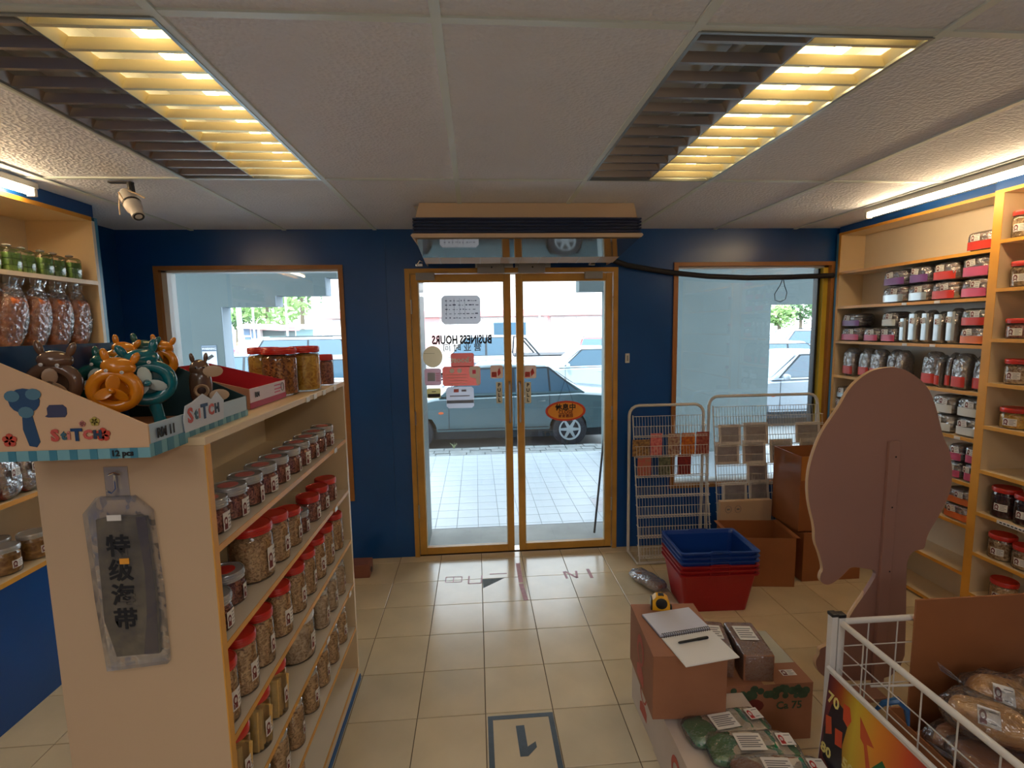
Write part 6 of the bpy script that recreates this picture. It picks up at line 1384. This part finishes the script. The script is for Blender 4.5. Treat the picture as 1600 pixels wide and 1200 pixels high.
for a, b in ((520, 660), (690, 740), (742, 790), (804, 850), (860, 940)):
    g = MB(); x0, x1 = bx(a), bx(b); z1 = bz(497)
    g.box(x0, x1, Yb-.06, Yb-.001, GRND, z1); go = g.build('roller_shutter', mat('off-white shutter', srgb(228, 222, 218), rough=.7), t, off=B)
    r_ = MB(); r_.box(x0, x1, Yb-.12, Yb-.061, z1, z1+.08)
    for k in range(1, 4): x = x0+(x1-x0)*k/4; r_.box(x-.03, x+.03, Yb-.09, Yb-.061, GRND, z1)
    r_.build('shutter_frame', lineg, go, off=None) if False else r_.build('shutter_frame', lineg, t, off=B)
t = thing('street_sign', 'grey box sign at the top right of the door view', 'sign', (at(928, 440, 1, 10).x, 10, 2.5)); B = t.location
a, b = at(909, 434, 1, 7.3), at(948, 455, 1, 7.3)
t.location = B = Vector(((a.x+b.x)/2, 7.2, b.z)); MB().bbox(a.x, b.x+.2, 7.15, 7.24, b.z, a.z+.3, .01).build('sign_box', conc, t, off=B); MB().tube([(b.x, 7.2, a.z+.3), (b.x, 7.2, 2.985)], .02, 6).build('hanger', grey, t, off=B)
t.name = 'hanging_sign'; t['label'] = 'blank grey box sign hanging from the arcade at the top right of the door view'
# dark panel windows of an estate car shape behind the pickup
o = MB().bbox(at(771, 504, 1, 22).x, at(822, 504, 1, 22).x, 22, 22.1, at(771, 524, 1, 22).z, at(771, 504, 1, 22).z, .02)
t = thing('dark_window_panel', 'dark glass panel on posts, standing for car windows beyond the pickup', 'board', (at(797, 520, 1, 22).x, 22.05, GRND)); B = t.location
o.build('board_panel', cglass, t, off=B)
for px in (773, 820): MB().box(at(px, 500, 1, 22).x-.04, at(px, 500, 1, 22).x+.04, 22.1, 22.16, GRND, at(771, 524, 1, 22).z).build('post', lineg, t, off=B)
# left side: guard hut with tiled roof, fence, poles, trees
Yh = 26
hx = lambda px: at(px, 500, 1, Yh).x
hz = lambda py: at(430, py, 1, Yh).z
t = thing('guard_hut', 'small white guard hut with a pink roof beyond the left window', 'hut', (hx(425), Yh, GRND)); B = t.location
MB().box(hx(378), hx(405), Yh, Yh+1.8, GRND, hz(509)).build('wall', ww, t, off=B); MB().box(hx(405), hx(440), Yh+.3, Yh+1.8, GRND, hz(512)).build('wall', conc, t, off=B)
MB().prism([(hx(374), hz(510)), (hx(388), hz(505)), (hx(428), hz(507)), (hx(444), hz(515)), (hx(444), hz(517)), (hx(374), hz(512))], Yh-.4, Yh+2.1, 'y').build('roof', pk_, t, off=B)
for a, b, c, d in ((380, 389, 513, 523), (392, 400, 513, 528), (381, 390, 526, 530)):
    g = MB(); g.box(hx(a), hx(b), Yh-.05, Yh-.001, hz(d), hz(c)); g.build('louvre_window', mat('slate louvre', srgb(100, 124, 150), rough=.5), t, off=B)
t = thing('market_shelter', 'low white shelter with a pink canopy right of the guard hut', 'shelter', (at(470, 500, 1, 29).x, 29, GRND)); B = t.location
k_ = lambda px, py: at(px, py, 1, 29)
MB().prism([(k_(456, 514).x, k_(456, 514).z), (k_(470, 507).x, k_(470, 507).z), (k_(494, 507).x, k_(494, 507).z), (k_(498, 514).x, k_(498, 514).z)], 28.5, 29.4, 'y').build('canopy', ww, t, off=B); MB().box(k_(462, 515).x, k_(496, 515).x, 29, 29.4, GRND, k_(462, 515).z).build('wall', mat('pale teal wall', srgb(170, 205, 210)), t, off=B)
t = thing('street_fence', 'pale green railing fence across the street on the left', 'fence', (at(450, 520, 1, 20).x, 20, GRND)); B = t.location
g = MB(); x0, x1 = at(405, 520, 1, 20).x, at(520, 520, 1, 20).x; zt = at(450, 527, 1, 20).z; fg = mat('pale green railing', srgb(170, 205, 200), rough=.6)
for z in (zt, (zt+GRND)/2): MB().box(x0, x1, 20, 20.05, z-.04, z+.04).build('rail', fg, t, off=B)
n = 26
for k in range(n): x = x0+(x1-x0)*k/(n-1); MB().box(x-.02, x+.02, 20.01, 20.04, GRND, zt).build('baluster', fg, t, off=B)
for px, Yv, hh, lb in ((374, 18, 5.5, 'pale utility pole left of the guard hut'), (396, 24, 6, 'thin pole between the hut and the trees'), (448, 22, 7, 'tall thin pole in front of the trees'), (495, 21.6, 7.5, 'wide pale pole near the right edge of the left window'), (841, 26, 9, 'thin leaning cable pole across the street in the door view')):
    v = at(px, 500, 1, Yv); o = MB().tube([(v.x, Yv, GRND), (v.x+(.25 if px == 841 else 0), Yv, hh)], .18 if px == 495 else (.09 if px == 374 else .045), 8).build('utility_pole', mat('pale pole', srgb(205, 215, 215), rough=.7), None, True); tag(o, lb, 'pole', 'poles across the street')
leafm = [mat('tree foliage dark', srgb(88, 120, 80), rough=.8, rnd=0, var=.3, vs=1), mat('tree foliage light', srgb(140, 172, 108), rough=.8, var=.3, vs=1)]
def tree(label, x, y, h, r, m, seedv):
    t = thing('street_tree', label, 'tree', (x, y, GRND), 0, 'trees across the street'); rd = random.Random(seedv)
    MB().tube([(0, 0, 0), (.1, 0, h*.4), (.0, .1, h*.75)], [.22, .16, .08], 8).build('trunk', mat('bark', srgb(110, 100, 84), rough=.9), t, True)
    f = MB()
    for k in range(700):
        a, b, c = rd.gauss(0, 1), rd.gauss(0, 1), rd.gauss(0, 1); n_ = math.sqrt(a*a+b*b+c*c); rr = r*rd.uniform(.55, 1)*(1+.25*math.sin(3*a)); p = Vector((a/n_*rr, b/n_*rr*.8, h*.72+c/n_*rr*.7)); s_ = rd.uniform(.12, .3)
        u_ = Vector((rd.uniform(-1, 1), rd.uniform(-1, 1), rd.uniform(-1, 1))).normalized()*s_; v_ = u_.orthogonal().normalized()*s_*.6
        f.add([p-u_, p+v_, p+u_, p-v_], [(0, 1, 2, 3)])
    f.build('crown', m, t)
tree('light green street tree above the guard hut roof', at(415, 470, 1, 34).x, 34, 5.6, 2.6, leafm[1], 1)
tree('dark green tree behind the tall thin pole', at(468, 450, 1, 42).x, 42, 9.2, 3.6, leafm[0], 2)
tree('bright green tree filling the gap between the poles', at(440, 470, 1, 52).x, 52, 8.4, 3.8, leafm[1], 3)
tree('dark green tree at the right end of the row', at(492, 455, 1, 62).x, 62, 11.5, 4.0, leafm[0], 4)
tree('small hazy tree left of the guard hut', at(368, 490, 1, 42).x, 42, 5.4, 2.2, leafm[0], 5)
tree('small hazy tree far beyond the right window', at(1216, 508, 1, 45).x, 45, 4.0, 1.6, leafm[1], 6)
tree('second hazy tree far beyond the right window', at(1250, 505, 1, 54).x, 54, 5.0, 2.0, leafm[0], 7)
v = at(1273, 490, 1, 22); t = thing('road_sign', 'pink road sign on a post beyond the right window', 'road sign', (v.x, 22, GRND)); MB().box(-.45, .2, -.03, .03, 3.0, 3.9).build('sign_plate', pk_, t); MB().tube([(0, 0, 0), (0, 0, 3.2)], .05, 8).build('post', trimb, t)
# person in pink by the hut
t = thing('person', 'distant person in a pink top standing by the guard hut', 'person', (at(373, 540, 1, 19).x, 19, GRND))
me = bpy.data.meshes.new('body'); J = [(0, 0, .92), (0, 0, 1.18), (0, 0, 1.42), (0, 0, 1.54), (0, -.02, 1.66), (-.1, 0, .88), (-.12, 0, .48), (-.12, .0, .06), (.1, 0, .88), (.12, 0, .48), (.12, 0, .06), (-.19, 0, 1.38), (-.25, -.02, 1.12), (-.2, -.14, .95), (.19, 0, 1.38), (.26, -.03, 1.12), (.16, -.2, 1.12)]
Ed = [(0, 1), (1, 2), (2, 3), (3, 4), (0, 5), (5, 6), (6, 7), (0, 8), (8, 9), (9, 10), (2, 11), (11, 12), (12, 13), (2, 14), (14, 15), (15, 16)]; Rr = [.15, .13, .14, .055, .1, .09, .065, .045, .09, .065, .045, .06, .045, .035, .06, .045, .035]
me.from_pydata(J, Ed, []); o = bpy.data.objects.new('body', me); C.objects.link(o); md_ = o.modifiers.new('skin', 'SKIN'); me.skin_vertices or o.modifiers.update()
for k, sv in enumerate(me.skin_vertices[0].data): sv.radius = (Rr[k], Rr[k]*.8); sv.use_root = (k == 0)
o.modifiers.new('sub', 'SUBSURF').levels = 1
dg = bpy.context.evaluated_depsgraph_get(); m2 = bpy.data.meshes.new_from_object(o.evaluated_get(dg)); bpy.data.objects.remove(o)
for m_ in (mat('pink top', srgb(226, 130, 160), rough=.8), mat('dark trousers', srgb(60, 60, 80), rough=.8), mat('skin', srgb(190, 140, 110), rough=.6), mat('dark hair', srgb(30, 24, 22), rough=.7)): m2.materials.append(m_)
for p in m2.polygons:
    z = p.center.z; p.material_index = 1 if z < .9 else (3 if z > 1.66 or (z > 1.56 and p.center.y > 0) else (2 if z > 1.47 or p.center.y < -.1 else 0)); p.use_smooth = True
m2.name = 'body'; o = bpy.data.objects.new('body', m2); C.objects.link(o); o.parent = t
